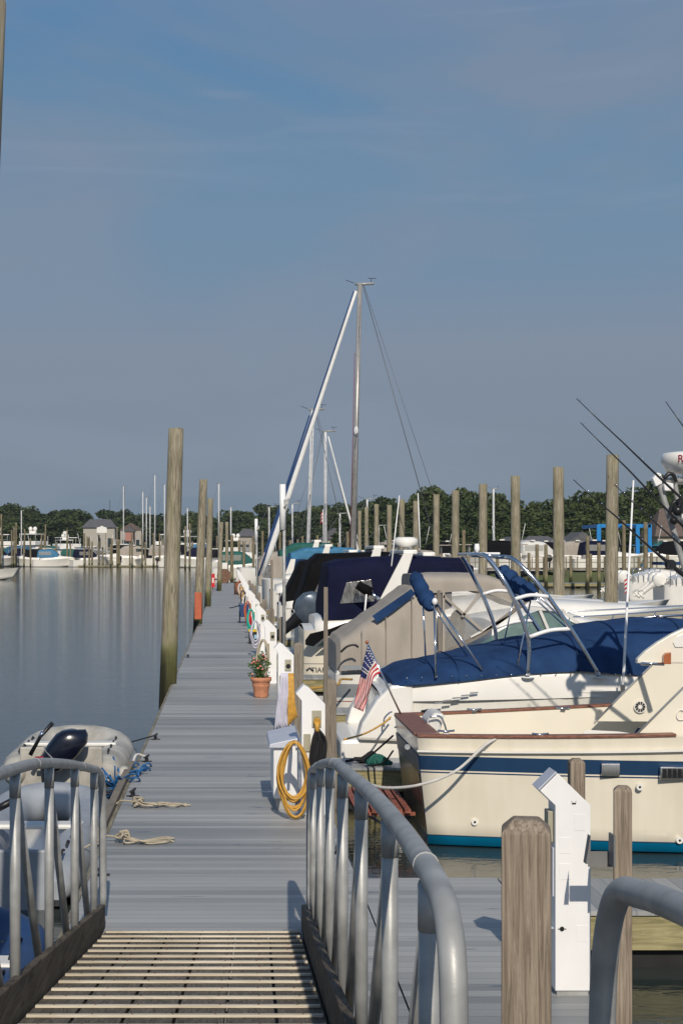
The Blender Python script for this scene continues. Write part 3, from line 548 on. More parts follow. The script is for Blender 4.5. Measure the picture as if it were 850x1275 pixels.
MB().tube(bez([(.835, 3.62, .95), (.838, 3.62, 1.5), (.842, 3.60, 1.80), (.846, 3.50, 1.955), (.848, 3.30, 2.00), (.85, 3.0, 2.035), (.85, 2.0, 2.13), (.85, 1.0, 2.2), (.85, .2, 2.2)], 6), .030, 18).build('rail', 'alu', pr)
MB().tube([(.85, .5, 1.2), (.85, .5, 2.17)], .033, 12).build('post', 'alu', pr)
MB().box(.80, .88, 2.55, 3.7, .93, 1.0).build('bracket', 'alu', pr)

# ------------------------------------------------------------------ boats
def section(t, L, B, zs0, zs1, sr, full=2.3):
    tm = .42
    f = sr+(1-sr)*math.sin(min(t/tm, 1)*PI/2) if t < tm else max(0, 1-((t-tm)/(1-tm))**full)
    w = B/2*f; zs = zs0+(zs1-zs0)*t**1.6
    c = B/2*(sr*.93 if t < tm else sr*.93)*min(1, max(0, 1-max(0, (t-.3)/.68)**2.0)) if t > .3 else w*.93
    c = min(c, w*.95); zc = WZ+.02+(.55*max(0, t-.45)**1.6*2.2)
    return w, c, zs, zc
def hull(mb, xs, yc, L, B, zs0, zs1, sr=.85, full=2.3, rake=.12, srake=0, n=22):
    rows = []; sheer = []
    for i in range(n+1):
        t = i/n; w, c, zs, zc = section(t, L, B, zs0, zs1, sr, full); x = xs+L*t; xc = xs+L*t*(1-rake*.9*t); xk = xs+L*t*(1-rake*1.5*t)
        half = [(xk, 0, min(zc-.3, zc-.3)), (xc, c, zc)]
        for u in (.2, .4, .6, .8, 1):
            fl = u**(1+.9*t); half.append((xc+(x-xc)*u, c+(w-c)*fl, zc+(zs-zc)*u))
        half = [(a+srake*(zs-z)*max(0, 1-t*4), b_, z) for a, b_, z in half]
        near = [(a, yc-b_, z) for a, b_, z in reversed(half)]; far = [(a, yc+b_, z) for a, b_, z in half[1:]]
        rows.append(near+far); sheer.append((x, w, zs))
    mb.grid(rows, True); mb.add(rows[0], [tuple(range(len(rows[0])))], False); return sheer
def deckmesh(mb, sheer, yc, x0, inset=.0, camber=.06, drop=.0):
    rows = []
    for x, w, z in sheer:
        if x < x0-1e-6: continue
        w2 = max(0, w-inset); rows.append([(x, yc+w2*k, z+drop+camber*(1-k*k)*min(1, w)) for k in (-1, -.6, -.2, .2, .6, 1)])
    mb.grid(rows, True); return mb
def strip(mb, sheer, yc, side, x0, x1, w0, w1, z0, z1):   # box strip following the sheer, offsets inward w0..w1
    rows = [[(x, yc+side*(w-w0), z+z0), (x, yc+side*(w-w1), z+z0), (x, yc+side*(w-w1), z+z1), (x, yc+side*(w-w0), z+z1)] for x, w, z in sheer if x0-1e-6 <= x <= x1]
    if len(rows) > 1: mb.grid(rows, False, True); mb.add(rows[0], [(0, 1, 2, 3)]); mb.add(rows[-1], [(0, 1, 2, 3)])
    return mb
def canopy(mb, stations, yc, n=12, p=3.5, sharp=False, wr=0, sub=4):   # stations: x, zbase, ztop, halfwidth ; superellipse arch
    rows = []
    if len(stations) > 3 and sharp:
        out = []
        for a, b_ in zip(stations, stations[1:]):
            for k in range(sub): out.append(tuple(np.array(a)+(np.array(b_)-np.array(a))*k/sub))
        stations = out+[stations[-1]]
    elif len(stations) > 3:
        Q = [np.array(q) for q in stations]; Q = [2*Q[0]-Q[1]]+Q+[2*Q[-1]-Q[-2]]; out = []
        for i in range(1, len(Q)-2):
            for k in range(sub):
                t = k/sub; a, b_, c2, d2 = Q[i-1:i+3]; tt = .55
                h00 = 2*t**3-3*t*t+1; h10 = t**3-2*t*t+t; h01 = -2*t**3+3*t*t; h11 = t**3-t*t
                w1 = min(1, (c2[0]-b_[0])/max(1e-3, (c2[0]-a[0])/2)); w2 = min(1, (c2[0]-b_[0])/max(1e-3, (d2[0]-b_[0])/2))
                out.append(h00*b_+h10*(c2-a)*.5*w1+h01*c2+h11*(d2-b_)*.5*w2)
        stations = [tuple(q) for q in out]+[tuple(Q[-2])]
    for x, zb, zt, hw in stations:
        row = []
        for j in range(n+1):
            a = PI*j/n; cx, sz = math.cos(a), math.sin(a)
            yy = hw*math.copysign(abs(cx)**(2/p), cx); zz = (zt-zb)*abs(sz)**(2/p)
            if wr and 0 < j < n:
                q = wr*(math.sin(x*7.3+zz*5+yy*2)+.7*math.sin(x*13.1-zz*9+yy*4)+.5*math.sin(x*23+zz*17)+.6*math.sin(zz*21+x*4)); yy *= 1+q*.35; zz += q*.6
            row.append((x, yc+yy, zb+zz))
        rows.append(row)
    mb.grid(rows, True); mb.add(rows[0], [tuple(range(n+1))], False); mb.add(rows[-1], [tuple(range(n+1))], False); return mb

# ---- B1 : cream cruiser with blue stripe, nearest
yc = 18.45; xs = 2.02
b1 = thing('cabin_cruiser', (xs, yc, WZ), 'nearest cream cabin cruiser with broad blue stripe and wooden gunwales', 'boat')
mb = MB(); sh = hull(mb, xs, yc, 9.6, 3.55, .73, 1.25, sr=.66, n=40, srake=.115); mb.build('hull', 'hull_bluestripe', b1)
mb = MB(); deckmesh(mb, sh, yc, 6.3, .02, .05, -.01).build('foredeck', 'cream', b1)
for s, nm in ((-1, 'near'), (1, 'far')):
    mb = MB(); strip(mb, sh, yc, s, xs, 4.75 if s < 0 else 5.1, -.02, .13, .002, .032).build('gunwale_cap', 'teak', b1, bevel=.006)
    mb = MB(); strip(mb, sh, yc, s, xs+.23, 6.3, .10, .15, -.62, -.001).build('cockpit_liner', 'cream', b1)
    mb = MB(); strip(mb, sh, yc, s, xs, 11, -.028, .0, -.155, -.135).build('rub_strake', 'white', b1)
w0 = sh[0][1]
MB().box(xs-.02, xs+.26, yc-w0+.131, yc+w0-.131, .732, .764).build('transom_cap', 'teak', b1, bevel=.008)
MB().prism([(xs+.104, -.28), (xs+.114, -.28), (xs+.041, .335), (xs+.031, .335)], yc-w0*.90, yc+w0*.90).build('transom_shade', 'shadedgel', b1)  # cream transom's shade and dark under-dock reflection, painted as a brown panel
MB().prism([(xs+.031, .337), (xs+.041, .337), (xs+.018, .53), (xs+.008, .53)], yc-w0*.96, yc+w0*.96).build('transom_stripe', 'navydull', b1)
MB().box(xs+.24, xs+.29, yc-w0+.15, yc+w0-.15, .1, .73).build('transom_liner', 'cream', b1)
MB().box(xs+.18, 6.3, yc-.98, yc+.98, .05, .1).build('cockpit_floor', 'cream2', b1)
MB().box(6.5, 6.56, yc-1.2, yc+1.2, .05, 1.95).build('cabin_bulkhead', 'cream', b1)
YN, YF = 17.0, 19.75
MB().pprism([(786, 921), (850, 857), (905, 806), (1030, 806), (1250, 880), (1250, 925)], YN, .05).build('cabin_side', 'cream', b1)
MB().pprism([(742, 898), (779, 860), (812, 828), (880, 770), (1100, 770), (1120, 900)], YF, .05).build('cabin_side', 'cream', b1)
mb = MB(); q = [(786, 921), (850, 857), (905, 806)]; mb.tube([at(a, b_-1, YN-.005) for a, b_ in q], .012, 8); mb.build('edge_moulding', 'greyband', b1)
mb = MB(); mb.tube([at(a, b_-1, YF-.005) for a, b_ in ((742, 898), (779, 860), (812, 828))], .012, 8); mb.build('edge_moulding', 'greyband', b1)
MB().pprism([(793, 826), (793, 821), (803, 811), (818, 800), (835, 790), (850, 783), (885, 768), (1040, 764), (1040, 826)], 17.15, .10).build('bridge_wing', 'cream', b1, bevel=.012)
MB().tube([at(797, 826, 17.13), at(826, 827, 17.13)], .018, 8).build('wing_rail', 'chrome', b1)
MB().pprism([(826, 827), (826, 816), (829, 813), (835, 812), (835, 827)], 17.08, .066).build('side_light', 'copperlight', b1, bevel=.006)
MB().pprism([(837, 800), (842, 792), (870, 780), (870, 806), (840, 806)], 17.135, .012).build('panel_inset', 'white', b1, bevel=.01)
MB().box(6.55, 8.0, 17.26, 19.7, 1.96, 2.06).build('hardtop', 'cream', b1, bevel=.02)
MB().prism([(6.4, 1.95), (8.2, 1.3), (8.2, .9), (6.4, .9)], 17.3, 19.6).build('windscreen', 'darkglass', b1)
vt = MB().lathe(at(796.5, 880, 19.72), [(.078, 0), (.075, .02)], 28, (0, 1, 0)); vt = vt.build('round_vent', 'white', b1)
mb = MB(); c = at(796.5, 880, 19.712)
for k in range(10):
    a = 2*PI*k/10; u = Vector((math.cos(a), 0, math.sin(a))); v = Vector((-math.sin(a), 0, math.cos(a))); mb.add([c+u*.028-v*.006, c+u*.062-v*.014, c+u*.062+v*.014, c+u*.028+v*.006], [(0, 1, 2, 3)])
mb.build('vent_slots', 'black', vt, solid=.003)
wl = lambda px: 16.62+max(0, (900-px))*0   # helper (hull side depth found from the sheer)
def side_y(x):
    for (a, w, z), (c2, w2, z2) in zip(sh, sh[1:]):
        if a <= x <= c2: return yc-(w+(w2-w)*(x-a)/(c2-a))
    return yc-1.77
def hullpatch(px0, px1, z0, z1, out):
    mb = MB(); Y = 17.0
    for _ in range(3): Y = side_y(X_((px0+px1)/2, Y))
    x0, x1 = X_(px0, Y), X_(px1, Y); return mb, x0, x1, Y
mb, x0, x1, Yv = hullpatch(748, 771, 0, 0, 0); mb.box(x0, x1, Yv-.012, Yv+.03, Z_(966, Yv), Z_(951, Yv)); v1 = mb.build('chrome_vent', 'chrome', b1, bevel=.004)
mb = MB()
for k in range(6): a = x0+.02+k*.027; mb.box(a, a+.015, Yv-.02, Yv-.0125, Z_(963, Yv), Z_(953, Yv))
mb.build('vent_louvre', 'chrome', v1)
mb, x0, x1, Yv = hullpatch(821, 868, 0, 0, 0); mb.box(x0, x1, Yv-.012, Yv+.03, Z_(970.5, Yv), Z_(955, Yv)); v1 = mb.build('black_vent', 'chrome', b1, bevel=.004)
mb = MB()
for k in range(7): a = x0+.022+k*.052; mb.box(a, a+.045, Yv-.016, Yv-.0125, Z_(968.5, Yv), Z_(957, Yv))
mb.build('vent_louvre', 'black', v1)
for px, py in ((592, 1025), (796, 980), (848, 1048)):
    mb, x0, x1, Yv = hullpatch(px-3, px+3, 0, 0, 0); Yh = Yv+(.03 if py < 1000 else .10); fo = MB().lathe(((x0+x1)/2, Yh-.03, Z_(py, Yv)), [(.036, 0), (.03, .05)], 14, (0, 1, 0)).build('through_hull', 'white', b1)
    MB().lathe(((x0+x1)/2, Yh-.033, Z_(py, Yv)), [(.013, 0), (.013, .002)], 10, (0, 1, 0)).build('hole', 'black', fo)
# swim platform (reddish slats), brackets
sp = thing('x', (0, 0, 0), 'x', 'x'); bpy.data.objects.remove(sp)
mb = MB()
for k in range(7): a = 1.38+k*.09; mb.box(a, a+.066, 17.55, 19.35, -.13, -.09)
for y in (17.6, 18.4, 19.2): mb.box(1.38, 2.04, y, y+.06, -.165, -.131)
mb.build('swim_platform', 'redteak', b1)
for y in (17.8, 19.0): MB().tube([(1.5, y, -.17), (2.15, y, -.55)], .016, 8).build('platform_strut', 'chrome', b1)
# seat, rod holder, grab rail, lettering
st = MB().box(X_(535, 18.6), X_(563, 18.6), 18.3, 18.8, .1, .55).build('helm_seat', 'white', b1, bevel=.05)
MB().prism([(X_(530, 18.6), .55), (X_(540, 18.6), .55), (X_(549, 18.6), .88), (X_(536, 18.6), .90), (X_(527, 18.6), .80)], 18.28, 18.82).build('seat_back', 'offwhite', st, bevel=.03)
MB().tube(bez([at(535, 893, 18.2), at(547, 892, 18.2), at(553, 902, 18.2), at(556, 914, 18.2)], 5), .012, 8).build('seat_frame', 'chrome', st)
mb = MB().tube([at(530, 884, 18.9), at(529, 906, 18.9)], .022, 10); mb.tube([at(524, 886, 18.9), at(533, 884, 18.9)], .014, 8); ro = mb.build('rod_holder', 'black', b1); MB().tube([at(529.5, 895, 18.87), at(529.4, 899, 18.87)], .026, 10).build('orange_band', 'orange', ro)
MB().tube(bez([at(808, 934, 16.98), at(825, 930, 16.94), at(850, 926, 16.9), at(900, 918, 16.9), at(1000, 912, 16.9)], 5), .014, 8).build('grab_rail', 'chrome', b1)
MB().tube(bez([at(852, 886, 16.985), at(846, 884, 16.985), at(842, 890, 16.985), at(844, 896, 16.985), at(851, 896, 16.985)], 5), .006, 6).build('script_letter', 'white', b1)
MB().pprism([(724, 922), (726, 912), (730, 909), (770, 911), (784, 913), (784, 921)], 17.2, .012).build('gunwale_locker', 'white', b1, bevel=.004)
for px, py in ((507, 930), (700, 925)): MB().lathe(at(px, py, 17.35 if px > 600 else 17.3), [(.03, 0), (.028, .02)], 12, (0, 1, 0)).build('fairlead', 'chrome', b1)
for px, yy in ((555, 17.3), (590, 19.7), (672, 17.0), (700, 19.9)):
    x = X_(px, yy); MB().tube([(x-.09, yy, .80), (x, yy, .79), (x+.09, yy, .80)], .012, 8).box(x-.03, x+.03, yy-.01, yy+.01, .755, .79).build('deck_cleat', 'chrome', b1)
# radar, arch and rods
YR = 18.0
MB().tube(bez([at(818, 597, YR), at(826, 622, YR), at(838, 662, YR), at(856, 722, YR), at(870, 768, YR)], 5), .034, 12).build('arch_leg', 'alu', b1)
MB().tube(bez([at(838, 597, 19.3), at(845, 630, 19.3), at(868, 720, 19.3), at(880, 770, 19.3)], 5), .034, 12).build('arch_leg', 'alu', b1)
MB().tube([at(818, 597, YR), at(838, 600, 19.3)], .034, 12).tube([at(822, 599, YR), at(960, 596, YR)], .03, 10).tube([at(842, 601, 19.3), at(960, 600, 19.3)], .03, 10).tube([at(960, 596, YR), at(985, 770, YR)], .034, 10).tube([at(957, 600, 19.3), at(985, 770, 19.3)], .034, 10).build('arch_top', 'alu', b1)
MB().pprism([(812, 596), (818, 588), (823, 590), (824, 602), (816, 606)], YR-.06, .1).build('arch_foot', 'pedwhite', b1, bevel=.01)
MB().pprism([(826, 604), (828, 600), (838, 602), (838, 611), (827, 611)], YR-.1, .15).build('deck_speaker', 'pedwhite', b1, bevel=.008)
MB().box(X_(845, YR), X_(885, YR), YR-.1, YR+.4, Z_(645, YR), Z_(640, YR)).build('arch_shelf', 'offwhite', b1)
rc = at(860, 590, YR+.1)
rd = MB().lathe(rc, [(.20, 0), (.27, .02), (.315, .10), (.335, .13), (.335, .20), (.31, .232), (.22, .245), (.05, .25)], 40).build('radar_dome', 'white', b1)
MB().tube([rc+Vector((0, 0, -.08)), rc], .10, 14).build('radar_mount', 'offwhite', rd)
mt = Matrix.Translation(rc+Vector((-.0, -.338, .085))) @ Matrix.Rotation(PI/2, 4, 'X')
tm = Matrix.Translation(rc+Vector((0, 0, 0)))
def ring(txt, size, off, nm, m):
    cu = bpy.data.curves.new(nm, 'FONT'); cu.body = txt; cu.size = size; cu.extrude = .001; cu.offset = .0015
    t = bpy.data.objects.new('t', cu); COL.objects.link(t); dg = bpy.context.evaluated_depsgraph_get(); dg.update(); me = bpy.data.meshes.new_from_object(t.evaluated_get(dg)); bpy.data.objects.remove(t)
    rad = .336
    for v in me.vertices:
        a = (v.co.x+off)/rad; v.co = rc+Vector((math.sin(a)*(rad+.001+v.co.z), -math.cos(a)*(rad+.001+v.co.z), v.co.y+.118))-ORG[b1.name]
    me.materials.clear(); me.materials.append(M[m]); o = bpy.data.objects.new(nm, me); COL.objects.link(o); o.parent = rd; ORG[o.name] = ORG[b1.name]
ring('Raymarine', .115, -.245, 'lettering', 'maroon')
mb = MB()
for pts in ([(826, 596), (832, 590), (838, 592), (841, 600)], [(833, 640), (838, 625), (846, 628), (850, 640)]): mb.tube(bez([at(a, b_, YR-.08) for a, b_ in pts], 4), .022, 8)
mb.ell(at(843, 636, YR-.1), (.06, .05, .06)).ell(at(838, 648, YR-.1), (.05, .05, .05)); mb.build('reel_cluster', 'rodblack', b1)
def rod(pts, Y, rs, lab, reel=None):
    o = thing('fishing_rod', at(*pts[-1], Y), lab, 'fishing rod', 'fishing rods fanned out on the nearest cruiser')
    MB().tube([at(a, b_, Y) for a, b_ in pts], rs, 8).build('blank', 'rodblack', o); mb = MB()
    P = [at(a, b_, Y) for a, b_ in pts]
    for k in range(7):
        t = .03+k*.13; i = min(int(t*(len(P)-1)), len(P)-2); p = P[i].lerp(P[i+1], t*(len(P)-1)-i); mb.lathe(p+Vector((0, 0, .015)), [(.014, 0), (.014, .006)], 8, (1, 0, -.8))
    mb.build('guide', 'chrome', o)
    if reel: mb = MB(); mb.lathe(at(*reel, Y-.03), [(.05, -.05), (.055, -.04), (.03, -.03), (.03, .03), (.055, .04), (.05, .05)], 14, (0, 1, 0)); mb.tube([at(*reel, Y-.08), at(reel[0]-5, reel[1]+6, Y-.1)], .01, 6); mb.build('reel', 'rodblack', o)
rod([(717, 496), (745, 523), (775, 551), (805, 580), (845, 618), (862, 634)], 17.5, [.004, .006, .008, .011, .015, .02], 'uppermost long fishing rod sloping across the sky', (848, 626))
rod([(722, 526), (750, 554), (780, 583), (820, 625), (862, 668)], 17.5, [.004, .006, .009, .012, .016], 'second long fishing rod just under the uppermost one')
rod([(713, 597), (735, 617), (765, 642), (810, 683), (845, 712), (870, 731)], 17.3, [.004, .006, .009, .013, .026, .026], 'lowest fishing rod with thick butt and black reel', (834, 703))
rod([(764, 603), (790, 628), (820, 655), (860, 690)], 17.7, [.004, .006, .009, .012], 'short fishing rod between the lowest and the second one')
rod([(828, 500), (850, 531), (880, 573), (900, 610)], 18.2, [.004, .007, .012, .016], 'fishing rod cut by the right edge above the radar dome')
# flag on the transom
fg = thing('ensign', at(501, 893, 19.5), 'american flag hanging from a slanted staff at the cream cruiser stern', 'flag')
MB().tube([at(501, 894, 19.5), at(457, 801, 19.5)], .012, 10).build('staff', 'chrome', fg); MB().ell(at(456.5, 799.5, 19.5), (.022, .022, .022)).build('finial', 'copperlight', fg)
E0 = bez([at(458, 801, 19.5), at(451, 830, 19.47), at(444, 862, 19.5), at(440.5, 881, 19.48)], 8); E1 = bez([at(475, 838, 19.5), at(465, 843, 19.42), at(459.5, 864, 19.46), at(451.5, 886, 19.44)], 8)
nu = len(E0); rows = []
for j in range(14):
    v = j/13; rows.append([E0[i].lerp(E1[i], v)+Vector((0, .035*math.sin(v*8+i*.35)*min(1, i/6), 0)) for i in range(nu)])
mb = MB(); mb.smooth = True
for j in range(13):
    for i in range(nu-1):
        mb.cur = 2 if (i < nu*.42 and j < 7) else (0 if j % 2 == 0 else 1); mb.add([rows[j][i], rows[j][i+1], rows[j+1][i+1], rows[j+1][i]], [(0, 1, 2, 3)], True)
ens = mb.build('cloth', ['flagred', 'flagwhite', 'flagblue'], fg, solid=.003)
mb = MB()
for a in range(6):
    for c2 in range(5):
        i = min(int((a+.6)*nu*.42/6), nu-2); j = (c2+.6)*7/5; p = rows[int(j)][i].lerp(rows[int(j)+1][i], j % 1)+Vector((0, -.008, 0)); r = .012
        pts = [p+Vector((math.sin(PI*k/5)*(r if k % 2 == 0 else r*.45), 0, math.cos(PI*k/5)*(r if k % 2 == 0 else r*.45))) for k in range(10)]; mb.add(pts, [tuple(range(10))])
mb.build('stars', 'flagwhite', ens)
# ropes of B1
tag(MB().tube(bez([at(452, 974, 15.6), at(480, 981, 16.0), at(523, 977, 16.6), at(567, 960, 16.9), at(606, 926, 17.05), at(630, 917, 17.15), at(650, 918, 17.2)], 8), .016, 8).build('mooring_line', 'ropewhite', org=(2.5, 17, .7)), 'white mooring line sagging across the blue striped hull', 'rope')
tag(MB().tube(bez([at(489, 916, 18.8), at(470, 933, 19.6), at(453, 947, 20.5)], 5), .012, 6).build('mooring_line', 'ropeblack', org=(2, 19, .2)), 'black mooring line from the cream stern to the finger dock, upper one', 'rope')
tag(MB().tube(bez([at(489, 935, 18.8), at(478, 949, 19.6), at(462, 954, 20.5)], 5), .012, 6).build('mooring_line', 'ropeblack', org=(2, 19, .1)), 'black mooring line from the cream stern to the green cloth, lower one', 'rope')
cleat(X_(453, 20.75), 20.75, 0, 'big black cleat wrapped in black rope on the first finger dock', 0, 'ropeblack')
mb = MB()
for k in range(6): mb.tube([(1.75+.09*math.cos(t)+.02*k-.02*t/6, 20.75+.07*math.sin(t), .03+.02*k*math.sin(t)**2+.01) for t in [x*.4 for x in range(16)]], .018, 6)
mb.tube(bez([(1.5, 20.7, .03), (1.68, 20.68, .06), (1.95, 20.72, .03)], 5), .02, 6)
tag(mb.build('black_rope', 'ropeblack', org=(1.75, 20.75, 0)), 'tangle of black rope around the cleat on the finger dock', 'rope')
rr = random.Random(2); mb = MB()
for k in range(6): mb.tube(bez([(1.78+rr.uniform(-.1, .15), 20.42+rr.uniform(-.04, .05), .03), (1.85+rr.uniform(-.1, .1), 20.42, .10+rr.uniform(-.03, .04)), (1.98+rr.uniform(-.1, .1), 20.45+rr.uniform(-.05, .05), .03)], 5), .028, 6)
tag(mb.build('green_net', 'greencanvas', org=(1.85, 20.4, 0)), 'small dark green bundle lying at the finger dock edge', 'bundle')

# ---- B2 : white sport boat with blue cover and chrome tower
YS = 21.65; s2 = F/YS; yc = 23.0; xs = 2.05
b2 = thing('sport_boat', (xs, yc, WZ), 'white sport boat with bright blue cover and chrome tower', 'boat')
mb = MB(); sh = hull(mb, xs, yc, 8.0, 2.7, .80, 1.05, sr=.86, n=30); mb.build('hull', 'hull_white', b2)
mb = MB(); deckmesh(mb, sh, yc, xs, .0, .05, 0).build('deck', 'white', b2)
# raised side moulding under the cover
st = [(2.18, .70, .86, 1.18), (2.3, .70, .94, 1.20), (3.0, .72, 1.06, 1.30), (4.2, .75, 1.22, 1.34), (5.2, .78, 1.17, 1.32), (6.2, .80, 1.14, 1.2), (7.6, .85, 1.12, .9), (9.2, .9, 1.08, .3)]
canopy(MB(), st, yc, 16, 7).build('deck_moulding', 'white', b2)
st = [(2.22, .90, 1.0, 1.20), (2.5, .93, 1.14, 1.29), (3.1, .98, 1.27, 1.34), (3.9, 1.07, 1.46, 1.36), (4.7, 1.12, 1.60, 1.36), (5.3, 1.08, 1.74, 1.34), (6.2, 1.04, 1.79, 1.22), (7.2, 1.05, 1.65, 1.0), (8.2, 1.05, 1.3, .6)]
cv = canopy(MB(), st, yc, 40, 2.5, wr=.010, sub=12).build('boat_cover', 'bluecanvas', b2)
mb = MB(); snp = [(2.24, 1.0, 1.02, 1.12)]+st[1:-1]
def ridge(x, zb, zt, hw, p, o_=.006, n=40, y0=yc): return [(x, y0+(hw+o_)*math.copysign(abs(math.cos(PI*j/n))**(2/p), math.cos(PI*j/n)), zb+(zt-zb+o_)*abs(math.sin(PI*j/n))**(2/p)) for j in range(n+1)]
for k in (2, 4, 6): mb.tube(ridge(*st[k], 2.6, .012), .007, 5)
mb.build('cover_seam', 'bluecanvas', cv)
mb = MB()
for k in range(16):
    x = 2.4+k*.2; mb.ell((x, YS-.01+.02*abs(k-8)/8, 1.03+.05*math.sin(min(k, 10)/10*PI/2)), (.012, .012, .012), 6, 4)
mb.build('snap', 'chrome', cv)
MB().prism([(X_(425, YS), -.14), (X_(425, YS), .17), (X_(447, YS), .18), (X_(500, YS), .30), (2.6, .3), (2.6, -.14)], yc-1.15, yc+1.15).build('swim_platform', 'white', b2, bevel=.05)
for yy in (yc-1.24, yc+.8): MB().prism([(1.74, .18), (1.80, .40), (2.0, .72), (2.2, .92), (2.5, .95), (2.5, .15)], yy, yy+.42).build('stern_quarter', 'white', b2, bevel=.04)
MB().tube(bez([at(478, 905, 21.6), at(478, 895, 21.6), at(484, 888, 21.6), at(488, 886, 21.6)], 4), .012, 8).build('grab_rail', 'chrome', b2)
mb = MB()
for k in range(5): a, c2 = 541+k*11, 875-k*3.2; mb.pprism([(a, c2), (a+10, c2-.8), (a+10, c2+.8), (a, c2+2.0)], 21.62, .02)
mb.build('side_louvre', 'greyband', b2)
# small shelf so louvres sit on a moulding
tw = MB()
A = bez([at(656.5, 841, YS), at(658, 800, YS), at(646, 762, YS), at(630, 728, YS), at(614.6, 704, YS+.1), at(604, 692, YS+.2), at(597.5, 690.5, YS+.35)], 6)
B = bez([at(746, 841, YS), at(710, 783, YS), at(676, 735, YS+.05), at(650, 706, YS+.15), at(638, 696, YS+.25), at(628, 693.5, YS+.4)], 6)
a1 = MB().tube(A, .030, 12).build('tower_leg', 'chrome', b2); a2 = MB().tube(B, .030, 12).build('tower_leg', 'chrome', b2)
def mirror(P): return [Vector((p.x, 2*yc-p.y, p.z)) for p in P]
MB().tube(mirror(A), .030, 12).build('tower_leg', 'chrome', b2); MB().tube(mirror(B), .030, 12).build('tower_leg', 'chrome', b2)
for y in (0, 1):
    f = (lambda P: mirror(P)) if y else (lambda P: P)
    MB().tube(f(bez([at(640, 746, YS), at(660, 741, YS), at(682, 743, YS)], 4)), .026, 10).build('tower_rung', 'pedwhite', b2)
    MB().tube(f(bez([at(659, 793, YS), at(684, 785, YS), at(710, 783, YS)], 4)), .028, 10).build('tower_rung', 'pedwhite', b2)
e = A[-1]; g_ = B[-1]
MB().tube([e, Vector((e.x, 2*yc-e.y, e.z))], .03, 12).build('tower_crossbar', 'chrome', b2); MB().tube([g_, Vector((g_.x, 2*yc-g_.y, g_.z))], .03, 12).build('tower_crossbar', 'chrome', b2)
MB().tube([e, g_], .022, 10).tube([Vector((e.x, 2*yc-e.y, e.z)), Vector((g_.x, 2*yc-g_.y, g_.z))], .022, 10).build('tower_rung', 'chrome', b2)
MB().box(e.x+.02, g_.x-.02, e.y+.3, 2*yc-e.y-.3, e.z-.0, e.z+.03).build('tower_shelf', 'pedwhite', b2, bevel=.01)
MB().lathe(e+Vector((0, .3, .03)), [(.03, 0), (.04, .05), (.03, .12)], 12).build('anchor_light', 'pedwhite', b2)
for px in (656.5, 746):
    MB().lathe(at(px, 843, YS+.02)+Vector((0, 0, -.01)), [(.09, 0), (.08, .012)], 18).build('foot_plate', 'pedwhite', b2)
# furled bimini tops with their struts
def boot(p0, p1, r, n=22, seed=0):
    rr = random.Random(seed); P = [p0.lerp(p1, k/n) for k in range(n+1)]; rs = [r*(.5 if k in (0, n) else (.8 if k in (1, n-1) else 1))*(1+.10*math.sin(k*1.1+seed))*rr.uniform(.86, 1.12) for k in range(n+1)]; P = [p+Vector((rr.uniform(-.012, .012), 0, -.05*math.sin(PI*k/n)+rr.uniform(-.015, .015))) for k, p in enumerate(P)]
    return MB().tube(P, rs, 12)
boot(at(622, 708, 22.6), at(666, 741, 22.0), .115, seed=1).build('furled_bimini', 'bluecanvas', b2)
boot(at(516, 715, 22.9), at(537, 754, 22.1), .105, seed=4).build('furled_bimini', 'bluecanvas', b2)
mb = MB(); mb.tube([at(541, 748, 22.1), at(600, 834, YS)], .016, 8); mb.tube([at(537, 754, 22.1), at(582, 818, 22.3)], .013, 8); mb.tube([at(526, 744, 22.3), at(530, 829, 22.3)], .012, 8); mb.tube([at(540, 754, 22.0), at(542.5, 844, YS-.02)], .013, 8)
mb.build('bimini_strut', 'chrome', b2)
mb = MB(); mb.tube([at(660, 748, 22.0), at(644, 829, YS)], .012, 8); mb.tube([at(664, 744, 22.0), at(722, 797, 22.4)], .013, 8); mb.tube([at(670, 742, 22.1), at(730, 800, 22.5)], .013, 8); mb.tube([at(640, 740, 22.4), at(627, 800, 22.4)], .010, 8); mb.build('bimini_strut', 'chrome', b2)
MB().ell(at(541, 749, 22.05), (.04, .04, .05)).ell(at(667, 741, 22.0), (.04, .04, .04)).build('strut_joint', 'pedwhite', b2)
MB().tube(bez([at(733, 782, 24.0), at(750, 776, 24.1), at(790, 770, 24.2), at(850, 766, 24.1), at(930, 766, 23.6)], 6), .018, 8).tube([at(850, 766, 24.1), at(850, 790, 24.1)], .012, 8).tube([at(760, 774, 24.1), at(762, 800, 24.1)], .012, 8).build('bow_rail', 'chrome', b2)
an = MB().tube([at(774, 858, 21.5), at(776, 835, 21.5), at(788, 598, 21.5)], [.018, .02, .011], 8).build('whip_antenna', 'pedwhite', b2); MB().box(X_(771, 21.5), X_(777, 21.5), 21.47, 21.6, Z_(862, 21.5), Z_(852, 21.5)).build('antenna_mount', 'chrome', b2)

